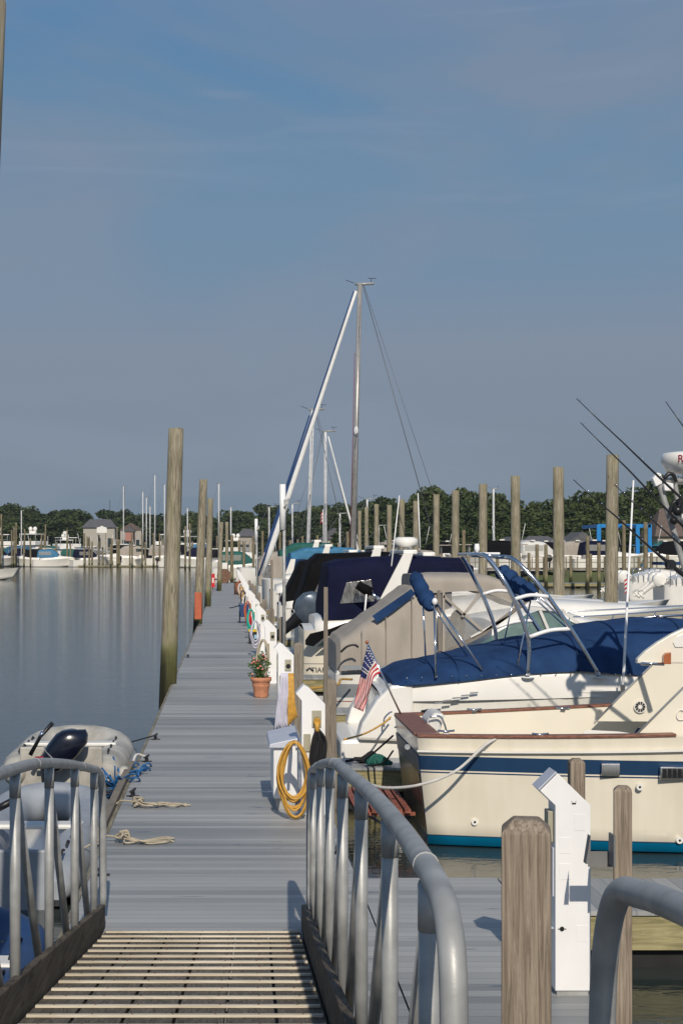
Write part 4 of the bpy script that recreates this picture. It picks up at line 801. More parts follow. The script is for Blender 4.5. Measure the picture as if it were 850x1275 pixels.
# ---- B3 : taupe canvas cruiser
YS = 29.1; yc = 30.7; xs = 1.95
b3 = thing('canvas_cruiser', (xs, yc, WZ), 'white cruiser with a taupe canvas enclosure and clear side window', 'boat')
mb = MB(); sh = hull(mb, xs, yc, 9.5, 3.2, .50, 1.35, sr=.88, n=30); mb.build('hull', 'hull_greyband', b3)
mb = MB(); deckmesh(mb, sh, yc, xs, 0, .1, 0).build('deck', 'white', b3)
st = [(xs+.02, .45, .62, 1.35), (2.8, .48, .66, 1.45), (4.0, .55, .85, 1.48), (6.0, .70, 1.1, 1.4), (7.5, .85, 1.35, 1.15), (9.6, 1.1, 1.5, .6)]
canopy(MB(), st, yc, 14, 5).build('cabin_trunk', 'white', b3)
MB().box(xs+.1, 5.5, YS+.03, YS+.06, .60, .68).build('rub_stripe', 'greyband', b3)
MB().box(1.35, xs+.05, yc-1.3, yc+1.3, -.25, -.12).build('swim_platform', 'white', b3, bevel=.03)
hwc = 1.42
def pz(py): return Z_(py, 29.3)
def pxx(px): return X_(px, 29.3)
st = [(pxx(419), pz(842), pz(802), 1.25), (pxx(424), pz(842), pz(795), 1.38), (pxx(450), pz(841), pz(778), hwc), (pxx(480), pz(839), pz(757), hwc), (pxx(512), pz(836), pz(733), hwc), (pxx(543), pz(834), pz(722), hwc)]
canopy(MB(), st, yc, 36, 8, sharp=True, wr=.012, sub=10).build('aft_canvas', 'taupe', b3)
st = [(pxx(520), pz(738), pz(716), hwc), (pxx(545), pz(738), pz(714.5), hwc+.01), (pxx(590), pz(736), pz(714), hwc), (pxx(615), pz(742), pz(717), hwc-.03), (pxx(640), pz(752), pz(728), hwc-.1), (pxx(652), pz(758), pz(742), hwc-.2)]
canopy(MB(), st, yc, 36, 6, wr=.008, sub=8).build('top_canvas', 'taupe', b3)
mb = MB()
for px in (450, 480, 512): mb.box(pxx(px)-.008, pxx(px)+.008, yc-hwc-.022, yc-hwc-.014, pz(838), pz({450: 785, 480: 766, 512: 742}[px]))
mb.build('canvas_seam', 'taupetrim', b3)
mb = MB().tube([(pxx(421), yc-hwc+.03, pz(840)), (pxx(450), yc-hwc-.02, pz(839)), (pxx(543), yc-hwc-.02, pz(833))], .012, 6); mb.build('canvas_hem', 'taupetrim', b3)
mb = MB()
for k in range(9): mb.ell((pxx(430+k*13), yc-hwc-.03, pz(836-k*.6)), (.014, .01, .014), 6, 4)
mb.build('snap', 'chrome', b3)
MB().pprism([(463, 767), (512, 733), (517, 740), (470, 775)], 29.235, .008).build('blue_panel', 'bluecanvas', b3)
# side frame and clear windows
def frame(segs, Y, w, name, m, parent, th=.04):
    mb = MB()
    for (a, b_), (c2, d) in segs:
        p, q = Vector((X_(a, Y), Z_(b_, Y))), Vector((X_(c2, Y), Z_(d, Y))); dd = (q-p).normalized(); nn = Vector((-dd.y, dd.x))*w/2
        mb.prism([tuple(p+nn), tuple(q+nn), tuple(q-nn), tuple(p-nn)], Y, Y+th)
    return mb.build(name, m, parent)
YW = 29.27
frame([((546, 735), (548, 815)), ((548, 816), (600, 790)), ((600, 790), (660, 745))], YW, .07, 'canvas_frame', 'taupetrim', b3)
frame([((552, 735), (552, 812)), ((552, 742), (600, 785)), ((575, 768), (600, 736))], YW-.02, .045, 'bimini_bow', 'taupe', b3, .02)
MB().pprism([(549, 738), (602, 738), (625, 744), (655, 757), (600, 789), (549, 814)], YW+.045, .006).build('clear_window', 'vinyl', b3)
MB().pprism([(590, 806), (655, 765), (680, 757), (745, 792), (740, 797), (690, 803)], YW+.06, .02).build('windscreen', 'tealglass', b3)
frame([((586, 794), (655, 756)), ((588, 807), (745, 799)), ((655, 757), (700, 760)), ((700, 760), (745, 796)), ((672, 760), (690, 802))], YW+.0, .05, 'windscreen_frame', 'offwhite', b3)
MB().ell(at(569, 779, 30.0), (.16, .2, .3)).ell(at(566, 800, 30.2), (.2, .2, .25)).build('helm_seat', 'black', b3)
MB().tube(bez([at(424, 812, 28.9), at(432, 805, 28.9), at(441, 803, 28.9), at(446, 806, 28.9)], 4), [.02]*13, 8).build('grill_arm', 'black', b3)
tag(MB().tube(bez([(1.15, 27.2, .4), at(418, 853, 28.0), at(424, 846, 28.5), at(438, 846, 29)], 5), .02, 8).build('yellow_power_cord', 'hoseyellow', org=(1.5, 28, .4)), 'yellow shore cord looping up to the taupe canvas boat', 'power cord')
tag(MB().tube(bez([at(428, 921, 20.6), at(455, 913, 21.0), at(478, 900, 21.5), at(486, 893, 21.6)], 5), .013, 8).build('mooring_line', 'hoseyellow', org=(1.5, 21, .3)), 'tan line running up to the white sport boat stern', 'rope')

# ---- generic express cruisers farther down the row
def express(name, lab, xs, Yn, L, B, zs0, zs1, hm, cm, canv, win=None, arch=True, outboard=False, radar=False, sr=.86, group=None, ant=()):
    yc = Yn+B/2; o = thing(name, (xs, yc, WZ), lab, 'boat', group)
    mb = MB(); sh = hull(mb, xs, yc, L, B, zs0, zs1, sr=sr, n=24); mb.build('hull', hm, o)
    mb = MB(); deckmesh(mb, sh, yc, xs, 0, .1, 0).build('deck', 'white', o)
    canopy(MB(), [(xs+.25, zs0-.1, zs0+.30, B/2-.16), (xs+1.2, zs0-.1, zs0+.48, B/2-.12), (xs+L*.45, zs0-.1, zs0+.75, B/2-.14), (xs+L*.7, zs0, zs0+.65, B/2-.45), (xs+L*.93, zs0+.1, zs0+.5, .25)], yc, 14, 4.5).build('cabin_trunk', 'white', o)
    MB().box(xs-.55, xs+.05, yc-B*.4, yc+B*.4, WZ+.18, WZ+.3).build('swim_platform', 'offwhite', o, bevel=.03)
    if canv: canopy(MB(), [(x, a, c2, B/2-h) for x, a, c2, h in canv], yc, 30, 9, sharp=True, wr=.012, sub=8).build('canvas_enclosure', cm, o)
    if win:
        for k, wp in enumerate(win): MB().prism(wp, yc-(B/2-.16)-.035, yc-(B/2-.16)-.02).build('clear_window', 'crinkle', o, bevel=.004)
    if arch:
        for sd in (-1, 1): y = yc+sd*(B/2-.12); MB().prism([(arch[0], arch[1]), (arch[0]+.55, arch[1]), (arch[2]+.22, arch[3]), (arch[2], arch[3])], y-.04, y+.04).build('arch_leg', 'white', o, bevel=.02)
        MB().box(arch[2]-.02, arch[2]+.3, yc-B/2+.12, yc+B/2-.12, arch[3]-.05, arch[3]+.05).build('arch_top', 'white', o, bevel=.02)
    if radar: MB().lathe((arch[2]+.15, yc-.5, arch[3]+.12), [(.2, 0), (.28, .04), (.28, .18), (.2, .23)], 24).build('radar_dome', 'white', o); MB().tube([(arch[2]+.15, yc-.5, arch[3]), (arch[2]+.15, yc-.5, arch[3]+.13)], .07, 10).build('radar_mount', 'white', o)
    for (a, b_, c2, d, Y) in ant: MB().tube([at(a, b_, Y), at(c2, d, Y)], [.02, .012], 6).build('whip_antenna', 'pedwhite', o)
    return o, yc
b4, yc4 = express('navy_canvas_cruiser', 'cream cruiser with dark navy canvas enclosure and black side cover', 1.72, 36.6, 9.5, 3.3, .95, 1.5, 'hull_cream', 'navycanvas', [(2.14, 1.2, 1.6, .22), (2.28, 1.2, 2.5, .17), (2.6, 1.2, 2.58, .15), (4.0, 1.35, 2.68, .15), (4.9, 1.45, 2.64, .15), (5.1, 1.5, 2.3, .2)],
    win=[[(2.54, 1.57), (2.68, 2.05), (3.25, 2.12), (3.32, 1.62)]], arch=(3.2, 1.2, 4.0, 2.75), radar=True, ant=[(484.5, 727, 497, 617, 36.8), (523, 690, 520, 614, 38)])
MB().pprism([(380, 803), (380, 797), (386, 789), (411, 783), (429, 776), (470, 766), (500, 762), (500, 774), (470, 780), (445, 787), (412, 791), (401, 796), (390, 805)], 36.46, .05).build('side_cover', 'blackcanvas', b4, bevel=.02)
MB().pprism([(394, 805), (404, 797), (435, 793), (431, 799), (408, 804)], 36.5, .02).build('hull_window', 'darkglass', b4)
MB().tube([at(445, 728, 36.3), at(461, 738, 36.3)], [.10, .13], 10).build('covered_motor', 'blackcanvas', b4); MB().tube([at(461, 738, 36.3), at(478, 752, 36.4)], [.05, .04], 10).build('motor_arm', 'chrome', b4)
MB().tube([at(456, 740, 36.2), at(452, 782, 36.3)], .02, 8).build('rail_post', 'pedwhite', b4)
text_mesh('TIARA', .16, 'name_lettering', 'lettering', b4, None, Matrix.Translation((X_(388, 36.3), 36.575, Z_(838, 36.4))) @ Matrix.Rotation(PI/2, 4, 'X'))
MB().tube([(X_(382, 36.3), 36.55, Z_(836, 36.4)), (X_(386, 36.3), 36.55, Z_(832.5, 36.4)), (X_(390, 36.3), 36.55, Z_(836, 36.4))], .025, 8).build('logo_mark', 'lettering', b4)
b5, yc5 = express('black_canvas_cruiser', 'white cruiser under a black canvas enclosure behind the navy one', 1.9, 46.4, 9.0, 3.2, .95, 1.5, 'hull_white', 'blackcanvas', [(1.95, 1.0, 1.2, .2), (2.35, 1.0, 2.5, .18), (2.6, 1.0, 2.72, .15), (4.6, 1.3, 2.78, .15), (5.4, 1.5, 2.6, .2)],
    win=[[(2.45, 1.55), (2.7, 2.08), (3.1, 2.12), (3.0, 1.62)]], arch=(3.6, 1.2, 4.2, 2.9))
ob = MB(); c5 = at(388, 758, 45.6)
def outboard(parent, c, tilt, m, sc=1, yaw=0, leg='black'):
    rot = Matrix.Rotation(yaw, 3, 'Z') @ Matrix.Rotation(tilt, 3, 'Y')
    def T(p): return c+rot @ (Vector(p)*sc)
    rows = []
    for z, rx, ry, ox in ((-.04, .15, .11, .02), (.04, .23, .16, .0), (.16, .29, .19, -.02), (.36, .30, .19, -.02), (.52, .26, .17, .02), (.60, .18, .12, .06), (.63, .06, .05, .08)):
        rows.append([T((ox+rx*math.copysign(abs(math.cos(2*PI*j/16))**.42, math.cos(2*PI*j/16)), ry*math.copysign(abs(math.sin(2*PI*j/16))**.42, math.sin(2*PI*j/16)), z)) for j in range(16)])
    mb = MB(); mb.grid(rows, True, True); mb.add(rows[-1], [tuple(range(16))]); mb.build('engine_cowl', m, parent)
    rows = [[T((x+sx*a, sy*b_, z)) for sx, sy in ((-1, -1), (1, -1), (1, 1), (-1, 1))] for z, a, b_, x in ((-.02, .14, .09, 0), (-.3, .10, .055, -.02), (-.65, .085, .03, -.03), (-.95, .06, .02, -.03))]
    mb = MB(); mb.grid(rows, True, True); mb.tube([T((-.17, 0, -.80)), T((.12, 0, -.80)), T((.2, 0, -.80))], [.05*sc, .055*sc, .02*sc], 10); mb.tube([T((-.16, 0, -.62)), T((.1, 0, -.62))], [.09*sc, .04*sc], 8, flat=.15)
    mb.build('engine_leg', leg, parent)
    mb = MB()
    for k in range(3):
        a = 2*PI*k/3; mb.add([T((-.19, .02*math.cos(a+1.5), -.80+.02*math.sin(a+1.5))), T((-.21, .13*math.cos(a-.4), -.80+.13*math.sin(a-.4))), T((-.17, .13*math.cos(a+.4), -.80+.13*math.sin(a+.4)))], [(0, 1, 2)])
    mb.build('propeller', 'alu', parent, solid=.008)
outboard(b5, at(374, 768, 45.4), R(48), 'cowlgrey', 1.4)
g56 = 'covered motorboats in the slips beyond'
express('black_canvas_boat', 'white motorboat under a sloping black canvas, beyond the grey outboard', 1.75, 56, 8.5, 3.0, .9, 1.4, 'hull_white', 'blackcanvas', [(1.85, .9, 1.1, .2), (2.5, 1.0, 2.45, .18), (3.6, 1.0, 2.65, .15), (4.6, 1.3, 2.5, .15)], win=[[(2.5, 1.5), (2.75, 2.1), (3.1, 2.1), (3.0, 1.5)]], arch=(3.6, 1.2, 4.2, 2.8), group=g56)
express('blue_top_boat', 'motorboat with a medium blue top behind the black canvases', 2.1, 65, 9, 3.2, 1.0, 1.6, 'hull_white', 'skycanvas', [(2.5, 2.5, 2.75, .2), (3.2, 2.5, 2.98, .15), (5.0, 2.5, 2.98, .15), (5.4, 2.5, 2.8, .2)], arch=(3.2, 1.2, 3.9, 3.05), group=g56)
express('green_top_boat', 'motorboat with a dark green top in the middle of the row', 1.9, 73, 9, 3.2, 1.0, 1.6, 'hull_white', 'greencanvas', [(2.3, 2.6, 2.85, .2), (3.0, 2.6, 3.22, .15), (4.6, 2.6, 3.22, .15), (5.0, 2.6, 3.0, .2)], arch=(3.2, 1.2, 3.9, 3.3), group=g56)
express('taupe_canvas_boat', 'distant motorboat under a taupe canvas beside the furled jib', 1.7, 92, 8, 3.2, 1.0, 1.6, 'hull_white', 'taupe', [(1.7, .9, 2.3, .2), (2.0, .9, 2.8, .15), (2.9, .9, 2.85, .15), (3.2, .9, 2.6, .2)], win=[[(1.95, 1.2), (2.05, 2.1), (2.5, 2.1), (2.5, 1.2)]], arch=None, group=g56)
for i, (y, cm) in enumerate(((100, 'bluecanvas'), (110, 'greencanvas'), (120, 'navycanvas'), (130, 'taupe'))):
    express('slip_boat', 'far covered motorboat with %s canvas, near the end of the dock' % ['blue', 'green', 'navy', 'taupe'][i], 1.8+.2*i, y, 8, 3, .9, 1.4, 'hull_white', cm, [(2.2, .9, 2.3, .2), (2.8, .9, 2.7, .15), (4.2, .9, 2.7, .15), (4.6, 1.2, 2.2, .2)], arch=(3.4, 1.2, 4, 2.8), group=g56)
# white yacht just behind B3/B4 (pilot line right of the dome)
express('hardtop_boat', 'white motorboat with clear side curtains behind the radar dome', 3.2, 41.2, 8.5, 3.0, .9, 1.5, 'hull_white', 'navycanvas', [(4.2, 2.25, 2.5, .2), (4.6, 2.25, 2.62, .15), (6.0, 2.2, 2.6, .15), (6.3, 2.2, 2.4, .2)], arch=(4.4, 1.2, 5.0, 2.7), group=g56)
bb = thing('bow_rider', (8.2, 36, WZ), 'white bow with chrome rail poking out left of the tallest right pile', 'boat')
mb = MB(); sh = hull(mb, 3.6, 33.8, 7.2, 2.8, .9, 1.25, n=24); mb.build('hull', 'hull_white', bb); mb = MB(); deckmesh(mb, sh, 33.8, 3.6, 0, .12).build('deck', 'white', bb)
canopy(MB(), [(4.2, .9, 1.3, 1.2), (6.5, .9, 1.6, 1.2), (7.6, 1.0, 1.35, .9), (9.8, 1.1, 1.25, .3)], 33.8, 14, 4).build('cabin_trunk', 'white', bb)
mb = MB(); rl_ = [Vector((x, 33.8-w*.9, z+.42)) for x, w, z in sh if 6.6 < x < 10.7]; mb.tube(rl_, .016, 8); mb.tube([Vector((p.x, 67.6-p.y, p.z)) for p in rl_], .016, 8)
for p in rl_[::3]: mb.tube([p, p+Vector((-.15, .05, -.42))], .012, 6)
mb.build('bow_rail', 'chrome', bb)

# ------------------------------------------------------------------ sailboats
def sailboat(lab, xm, Y, ytop, xbow, xstern, furl='sail', strip_=None, mast_r=.11, lean=0, backstay=True, boomcol='navycanvas', group='sailboats in the marina', mm='mast', hgt=1.2, jr=.15, sp_=True):
    s = 1 if xbow < xm else -1; X0, X1 = min(xbow, xstern), max(xbow, xstern); L = X1-X0; B = L*.3
    o = thing('sailboat', (xm, Y, WZ), lab, 'sailboat', group)
    mb = MB(); rows = []
    for i in range(17):
        t = i/16; w_ = B/2*math.sin(PI*min(1, (t*.82+.18)))**.75 if t < 1 else 0; x = xbow+(xstern-xbow)*(1-t); zs = hgt+.25*t**2
        w_ = B/2*(math.sin(PI*(.12+.88*t)) ** .7 if t < .999 else 0)
        rows.append([(x, Y-w_, zs), (x, Y-w_*.9, zs*.35), (x, Y-w_*.45, WZ-.15), (x, Y, WZ-.35), (x, Y+w_*.45, WZ-.15), (x, Y+w_*.9, zs*.35), (x, Y+w_, zs)])
    mb.grid(rows, True); mb.add(rows[0], [tuple(range(7))]); mb.build('hull', 'white', o)
    MB().grid([[r[0], (r[0][0], Y, r[0][2]+.08), r[-1]] for r in rows]).build('deck', 'offwhite', o)
    canopy(MB(), [(min(xm-.8*s, xm+2.6*s)+d, hgt, hgt+h, B*.26) for d, h in ((0, .25), (.5, .45), (2.6, .5), (3.2, .2))], Y, 10, 5).build('coachroof', 'white', o)
    zt_ = Z_(ytop, Y); xt = xm+lean
    MB().tube([(xm, Y, hgt), (xt, Y, zt_)], [mast_r, mast_r*.8], 12, flat=1).build('mast', mm, o)
    MB().tube([(xt-.25, Y, zt_+.04), (xt+.7, Y, zt_+.08)], mast_r*.45, 8).build('masthead', 'alu', o)
    MB().tube([(xt+.55, Y, zt_+.05), (xt+.55, Y, zt_+.35)], .015, 6).tube([(xt+.4, Y, zt_+.35), (xt+.8, Y, zt_+.33)], .015, 6).tube([(xt-.3, Y, zt_+.1), (xt-.7, Y, zt_+.25)], .015, 6).build('wind_vane', 'black', o)
    fb = Vector((xbow, Y, hgt+.4)); ft = Vector((xt-s*.2, Y, zt_-.3))
    P = [fb.lerp(ft, k/10) for k in range(11)]
    if furl: MB().tube(P, [jr*(.35 if k == 0 else 1-.055*k) for k in range(11)], 10).build('furled_jib', furl, o)
    else: MB().tube(P, .02, 6).build('forestay', 'wire', o)
    if strip_: MB().tube([p+Vector((-s*jr*1.05*(1-.04*k), -.04, 0)) for k, p in enumerate(P)], [.05*(1-.05*k)+.01 for k in range(11)], 6).build('sail_edge', strip_, o)
    if backstay: MB().tube([(xstern, Y, hgt), (xt+s*.15, Y, zt_)], .022, 6).tube([(xstern+.9*s, Y+.6, hgt), (xt+s*.2, Y, zt_)], .012, 6).build('backstay', 'wire', o)
    mid = hgt+(zt_-hgt)*.5
    if sp_: MB().tube([(xm+lean*.5, Y-1.1, mid), (xm+lean*.5, Y+1.1, mid)], .03, 6).build('spreader', mm, o)
    MB().tube([(xm+lean*.5, Y-1.1, mid), (xt, Y, zt_-.2)], .012, 5).tube([(xm+.1*s, Y-B*.45, hgt), (xm+lean*.5, Y-1.1, mid)], .012, 5).tube([(xm+lean*.5, Y+1.1, mid), (xt, Y, zt_-.2)], .012, 5).tube([(xm+.1*s, Y+B*.45, hgt), (xm+lean*.5, Y+1.1, mid)], .012, 5).build('shroud', 'wire', o)
    if boomcol: MB().tube([(xm+s*.1, Y, hgt+1.5), (xm+s*.5, Y, hgt+1.3), (xm+s*4, Y, hgt+1.0)], [.12, .28, .12], 10).build('boom_cover', boomcol, o)
    return o
sb = sailboat('big sailboat with the tallest mast and white furled jib', X_(438, 80), 80, 355, X_(326, 80), X_(556, 80), 'sail', 'sailblue', .15, lean=.4, jr=.17)
MB().tube([(X_(435.5, 80), 79.85, 3.0), (X_(441, 80), 79.85, Z_(440, 80))], .012, 6).build('halyard', 'maroon', sb); MB().ell((X_(443, 80), 79.8, Z_(537, 80)), (.12, .12, .25)).build('deck_light', 'pedwhite', sb)
sailboat('smaller sailboat with dark blue furled jib just left of the tallest mast', X_(382, 96), 96, 511, X_(322, 96), X_(440, 96), 'sailblue', None, .13, lean=.35, jr=.10, boomcol='skycanvas', mm='mastwhite')
sailboat('sailboat with white mast and white jib leaning right, in the middle', X_(405, 112), 112, 538, X_(452, 112), X_(362, 112), 'sail', None, .12, jr=.10, boomcol='bluecanvas', mm='mastwhite')
sm = [(457, 125, 622), (423, 135, 640), (471, 140, 655), (364, 145, 628), (335, 150, 632)]
for i, (px, Y, yt) in enumerate(sm): sailboat('small sailboat mast among the middle boats, %s listed by height from the dock' % ordn(i) if False else ['slim white mast right of the tallest one', 'slim mast between the middle sailboats', 'short mast near the outer piles', 'slim grey mast left of the furled jibs', 'thin mast over the far end of the pedestals'][i], X_(px, Y), Y, yt, X_(px, Y)-3, X_(px, Y)+5, None, None, .09, backstay=False, boomcol='navycanvas', mm='mastwhite')
fm = [(193, 400, 592), (205, 392, 604), (178, 396, 613), (182.5, 404, 620), (187, 410, 631), (272.5, 300, 603), (287.5, 330, 632), (233.5, 380, 633), (154, 430, 606), (614, 210, 609), (27, 400, 636)]
for i, (px, Y, yt) in enumerate(sorted(fm)): sailboat('distant sailboat across the basin, %s mast from the left' % ordn(i), X_(px, Y), Y, yt, X_(px, Y)-4, X_(px, Y)+6, None, None, .16, backstay=False, boomcol='navycanvas' if i % 2 else None, group='distant sailboats', mm='mastwhite')

# ------------------------------------------------------------------ far motorboats
def far_proto(kind):
    o = thing({'cruiser': 'far_cruiser', 'console': 'far_fishing_boat', 'yacht': 'far_flybridge_yacht'}[kind], (0, 0, WZ), 'x', 'boat', 'motorboats across the basin')
    if kind == 'cruiser':
        mb = MB(); sh = hull(mb, -4.5, 0, 9, 3.2, .9, 1.5, n=16); mb.build('hull', 'hull_white', o); deckmesh(MB(), sh, 0, -4.5).build('deck', 'white', o)
        canopy(MB(), [(-3.0, .9, 1.5, 1.3), (0, .9, 1.9, 1.3), (1.6, 1.0, 1.7, 1.0), (3.6, 1.2, 1.5, .4)], 0, 10, 4).build('cabin', 'white', o)
        canopy(MB(), [(-3.6, 1.4, 1.8, 1.3), (-3.4, 1.4, 2.9, 1.3), (-.6, 1.4, 3.0, 1.3), (.6, 1.6, 2.1, 1.2)], 0, 10, 5).build('canvas_enclosure', 'navycanvas', o)
        MB().box(-3.2, -.8, -1.35, -1.31, 1.9, 2.6).build('clear_window', 'vinyl', o); MB().box(-2.4, -1.9, -1.3, 1.3, 3.05, 3.2).build('radar_arch', 'white', o)
    elif kind == 'console':
        mb = MB(); sh = hull(mb, -3.5, 0, 7, 2.5, .65, 1.1, n=16); mb.build('hull', 'hull_white', o); deckmesh(MB(), sh, 0, -3.5, 0, -.1).build('deck', 'offwhite', o)
        MB().box(-.6, .3, -.4, .4, .6, 1.6).build('console', 'white', o, bevel=.05); MB().box(-1.2, .8, -.9, .9, 2.55, 2.65).build('t_top', 'skycanvas', o)
        mb = MB()
        for x in (-.9, .5):
            for y in (-.6, .6): mb.tube([(x, y, .6), (x, y, 2.55)], .03, 6)
        mb.build('top_frame', 'alu', o); outboard(o, Vector((-3.75, 0, .7)), 0, 'black', 1.2); MB().tube([(-.5, .3, 2.6), (-1, .3, 5)], .03, 5).build('antenna', 'pedwhite', o)
    else:
        mb = MB(); sh = hull(mb, -6.5, 0, 13, 4.2, 1.2, 2.2, n=16); mb.build('hull', 'hull_white', o); deckmesh(MB(), sh, 0, -6.5).build('deck', 'white', o)
        canopy(MB(), [(-4.2, 1.2, 3.1, 1.7), (.5, 1.3, 3.2, 1.7), (2.6, 1.5, 2.0, 1.4), (5, 1.9, 2.2, .6)], 0, 10, 5).build('saloon', 'white', o)
        MB().box(-3.8, .4, -1.76, -1.70, 2.1, 2.8).build('saloon_window', 'darkglass', o); MB().box(-4.8, .2, -1.6, 1.6, 3.2, 3.95).build('flybridge', 'white', o, bevel=.1)
        MB().box(-4.4, -.6, -1.5, 1.5, 5.1, 5.25).build('hardtop', 'white', o, bevel=.04); mb = MB()
        for x in (-4.2, -.9):
            for y in (-1.35, 1.35): mb.tube([(x, y, 3.9), (x, y, 5.15)], .05, 6)
        mb.build('top_frame', 'alu', o); MB().ell((-2.6, .45, 6.1), (.38, .38, .42)).ell((-2.6, -.45, 6.1), (.38, .38, .42)).box(-2.8, -2.4, -.6, .6, 5.3, 5.75).build('satellite_domes', 'white', o)
    return o
protos = {k: far_proto(k) for k in ('cruiser', 'console', 'yacht')}
fb = []     # kind, px, Y, heading
fb += [('cruiser', 70, 392, 0), ('cruiser', 36, 398, PI*.92), ('yacht', 78, 418, PI*.6), ('console', 120, 404, .3), ('console', 140, 396, 2), ('cruiser', 162, 412, 1.2), ('console', 176, 395, -1.4), ('cruiser', 199, 405, 1.6), ('console', 222, 380, 0), ('cruiser', 236, 372, PI), ('console', 8, 405, 0), ('cruiser', 16, 425, 1.5), ('console', 56, 430, 1), ('console', 100, 436, 2), ('yacht', 240, 425, 1.2), ('cruiser', 214, 432, .4)]
rr = random.Random(21)
for px in list(range(286, 470, 11)):
    fb.append((rr.choice(['cruiser', 'cruiser', 'console', 'yacht' if px < 330 else 'console']), px+rr.uniform(-4, 4), rr.uniform(172, 300) if px < 420 else rr.uniform(165, 210), rr.choice([0, PI, PI/2, 1.2])))
for px in list(range(470, 860, 17)):
    fb.append((rr.choice(['cruiser', 'console', 'console']), px+rr.uniform(-6, 6), rr.uniform(182, 205), rr.choice([0, PI, .3, 2.9])))
for px in list(range(-6, 275, 12)):
    fb.append((rr.choice(['cruiser', 'cruiser', 'console']), px+rr.uniform(-5, 5), rr.uniform(392, 406), rr.choice([0, PI, PI/2, 1.2, .5, 2])))
for px in list(range(-6, 275, 11)):
    fb.append((rr.choice(['cruiser', 'cruiser', 'yacht', 'console']), px+rr.uniform(-4, 4), rr.uniform(412, 448), rr.choice([0, PI, PI/2, 1.2, .5])))
fb += [('cruiser', 545, 140, 0.1)]
VAR = {}
for k, nm in (('cruiser', 'canvas_enclosure'), ('console', 't_top')):
    ch = [c for c in protos[k].children if c.name.startswith(nm)][0]; L_ = []
    for cn, cm in (('navy', 'navycanvas'), ('black', 'blackcanvas'), ('blue', 'skycanvas'), ('tan', 'taupe'), ('green', 'greencanvas'), ('white', 'offwhite')):
        me = ch.data.copy(); me.materials.clear(); me.materials.append(M[cm]); L_.append((cn, me))
    VAR[k] = (nm, L_)
cnt = {}; used = set(); rv = random.Random(4)
for k, px, Y, rz in sorted(fb, key=lambda q: q[1]):
    i = cnt.get(k, 0); cnt[k] = i+1
    lb = {'cruiser': 'far white cabin cruiser with COL canvas across the basin, %s from the left', 'console': 'far white open fishing boat with a COL top, %s from the left', 'yacht': 'far white flybridge yacht with satellite domes, %s from the left'}[k] % ordn(i)
    o = copy_tree(protos[k], label=lb)
    if k in VAR:
        cn, me = rv.choice(VAR[k][1]); o['label'] = lb.replace('COL', cn)
        for c in o.children:
            if c.name.startswith(VAR[k][0]): c.data = me
    o.location = (X_(px, Y), Y, WZ if (px < 470 or Y < 170) else .75); o.rotation_euler[2] = rz; sc_ = rv.uniform(1.2, 1.6) if px < 280 else 1.0; o.scale = (sc_, sc_, sc_)
lb_ = far = copy_tree(protos['console'], label='white open boat with blue cover cut by the left edge', loc=(X_(-9, 196), 196, WZ), rz=0)
for o in protos.values():
    for c in list(o.children): bpy.data.objects.remove(c)
    bpy.data.objects.remove(o)

# the two white boats with raised outboards on the right
for i, (px, Y, lab) in enumerate(((800, 103, 'white motorboat with raised white outboard, left of the pair by the right edge'), (846, 92, 'white motorboat stern with railing and blue canvas, cut by the right edge'))):
    o = thing('outboard_boat', (X_(px, Y), Y, WZ), lab, 'boat', 'outboard boats near the far quay'); X0 = X_(px-18, Y)
    mb = MB(); sh = hull(mb, X0, Y+1.5, 8, 3.0, .9, 1.5, n=16); mb.build('hull', 'white', o); deckmesh(MB(), sh, Y+1.5, X0).build('deck', 'white', o)
    canopy(MB(), [(X0+.5, .9, 1.3, 1.3), (X0+2, .9, 1.8, 1.3), (X0+4, 1, 1.6, 1.2)], Y+1.5, 10, 4).build('cabin', 'white', o)
    MB().box(X0+2.2, X0+4.2, Y+.3, Y+2.7, 2.0, 2.2).build('sun_top', 'bluecanvas', o); mb = MB()
    for a in range(6): mb.tube([(X0+.3+a*.35, Y+.1, .9), (X0+.3+a*.35, Y+.1, 1.75)], .025, 6)
    mb.tube([(X0+.3, Y+.1, 1.75), (X0+2.1, Y+.1, 1.75)], .025, 6); mb.build('railing', 'chrome', o)
    outboard(o, Vector((X0-.35, Y+1.0, 1.0)), R(50), 'white', 1.3, leg='white'); outboard(o, Vector((X0-.35, Y+2.0, 1.0)), R(50), 'white', 1.3, leg='white')
o = thing('small_flag', at(778, 722, 90), 'small american flag in front of the raised outboards', 'flag'); MB().tube([at(784, 765, 90), at(780, 715, 90)], .03, 6).build('staff', 'chrome', o)
mb = MB()
for j in range(7):
    mb.cur = j % 2; mb.add([at(780+j*.2-3, 722+j*2.5, 90), at(780+j*.2, 720+j*2.5, 90), at(780.2+j*.2, 722.5+j*2.5, 90), at(776+j*.1, 725+j*2.4, 90)], [(0, 1, 2, 3)])
mb.build('cloth', ['flagred', 'flagwhite'], o, solid=.01)
o = thing('middle_flag', at(403, 690, 104), 'faded red and white flag flying among the middle masts', 'flag'); MB().tube([at(403, 690, 104), at(402, 634, 104)], .03, 6).build('staff', 'mastwhite', o)
mb = MB()
for j in range(7):
    mb.cur = j % 2; mb.add([at(402, 636+j*2, 104), at(399, 640+j*2, 104), at(398, 642+j*2, 104.1), at(402, 638+j*2, 104)], [(0, 1, 2, 3)])
mb.build('cloth', ['flagred', 'flagwhite'], o, solid=.01)

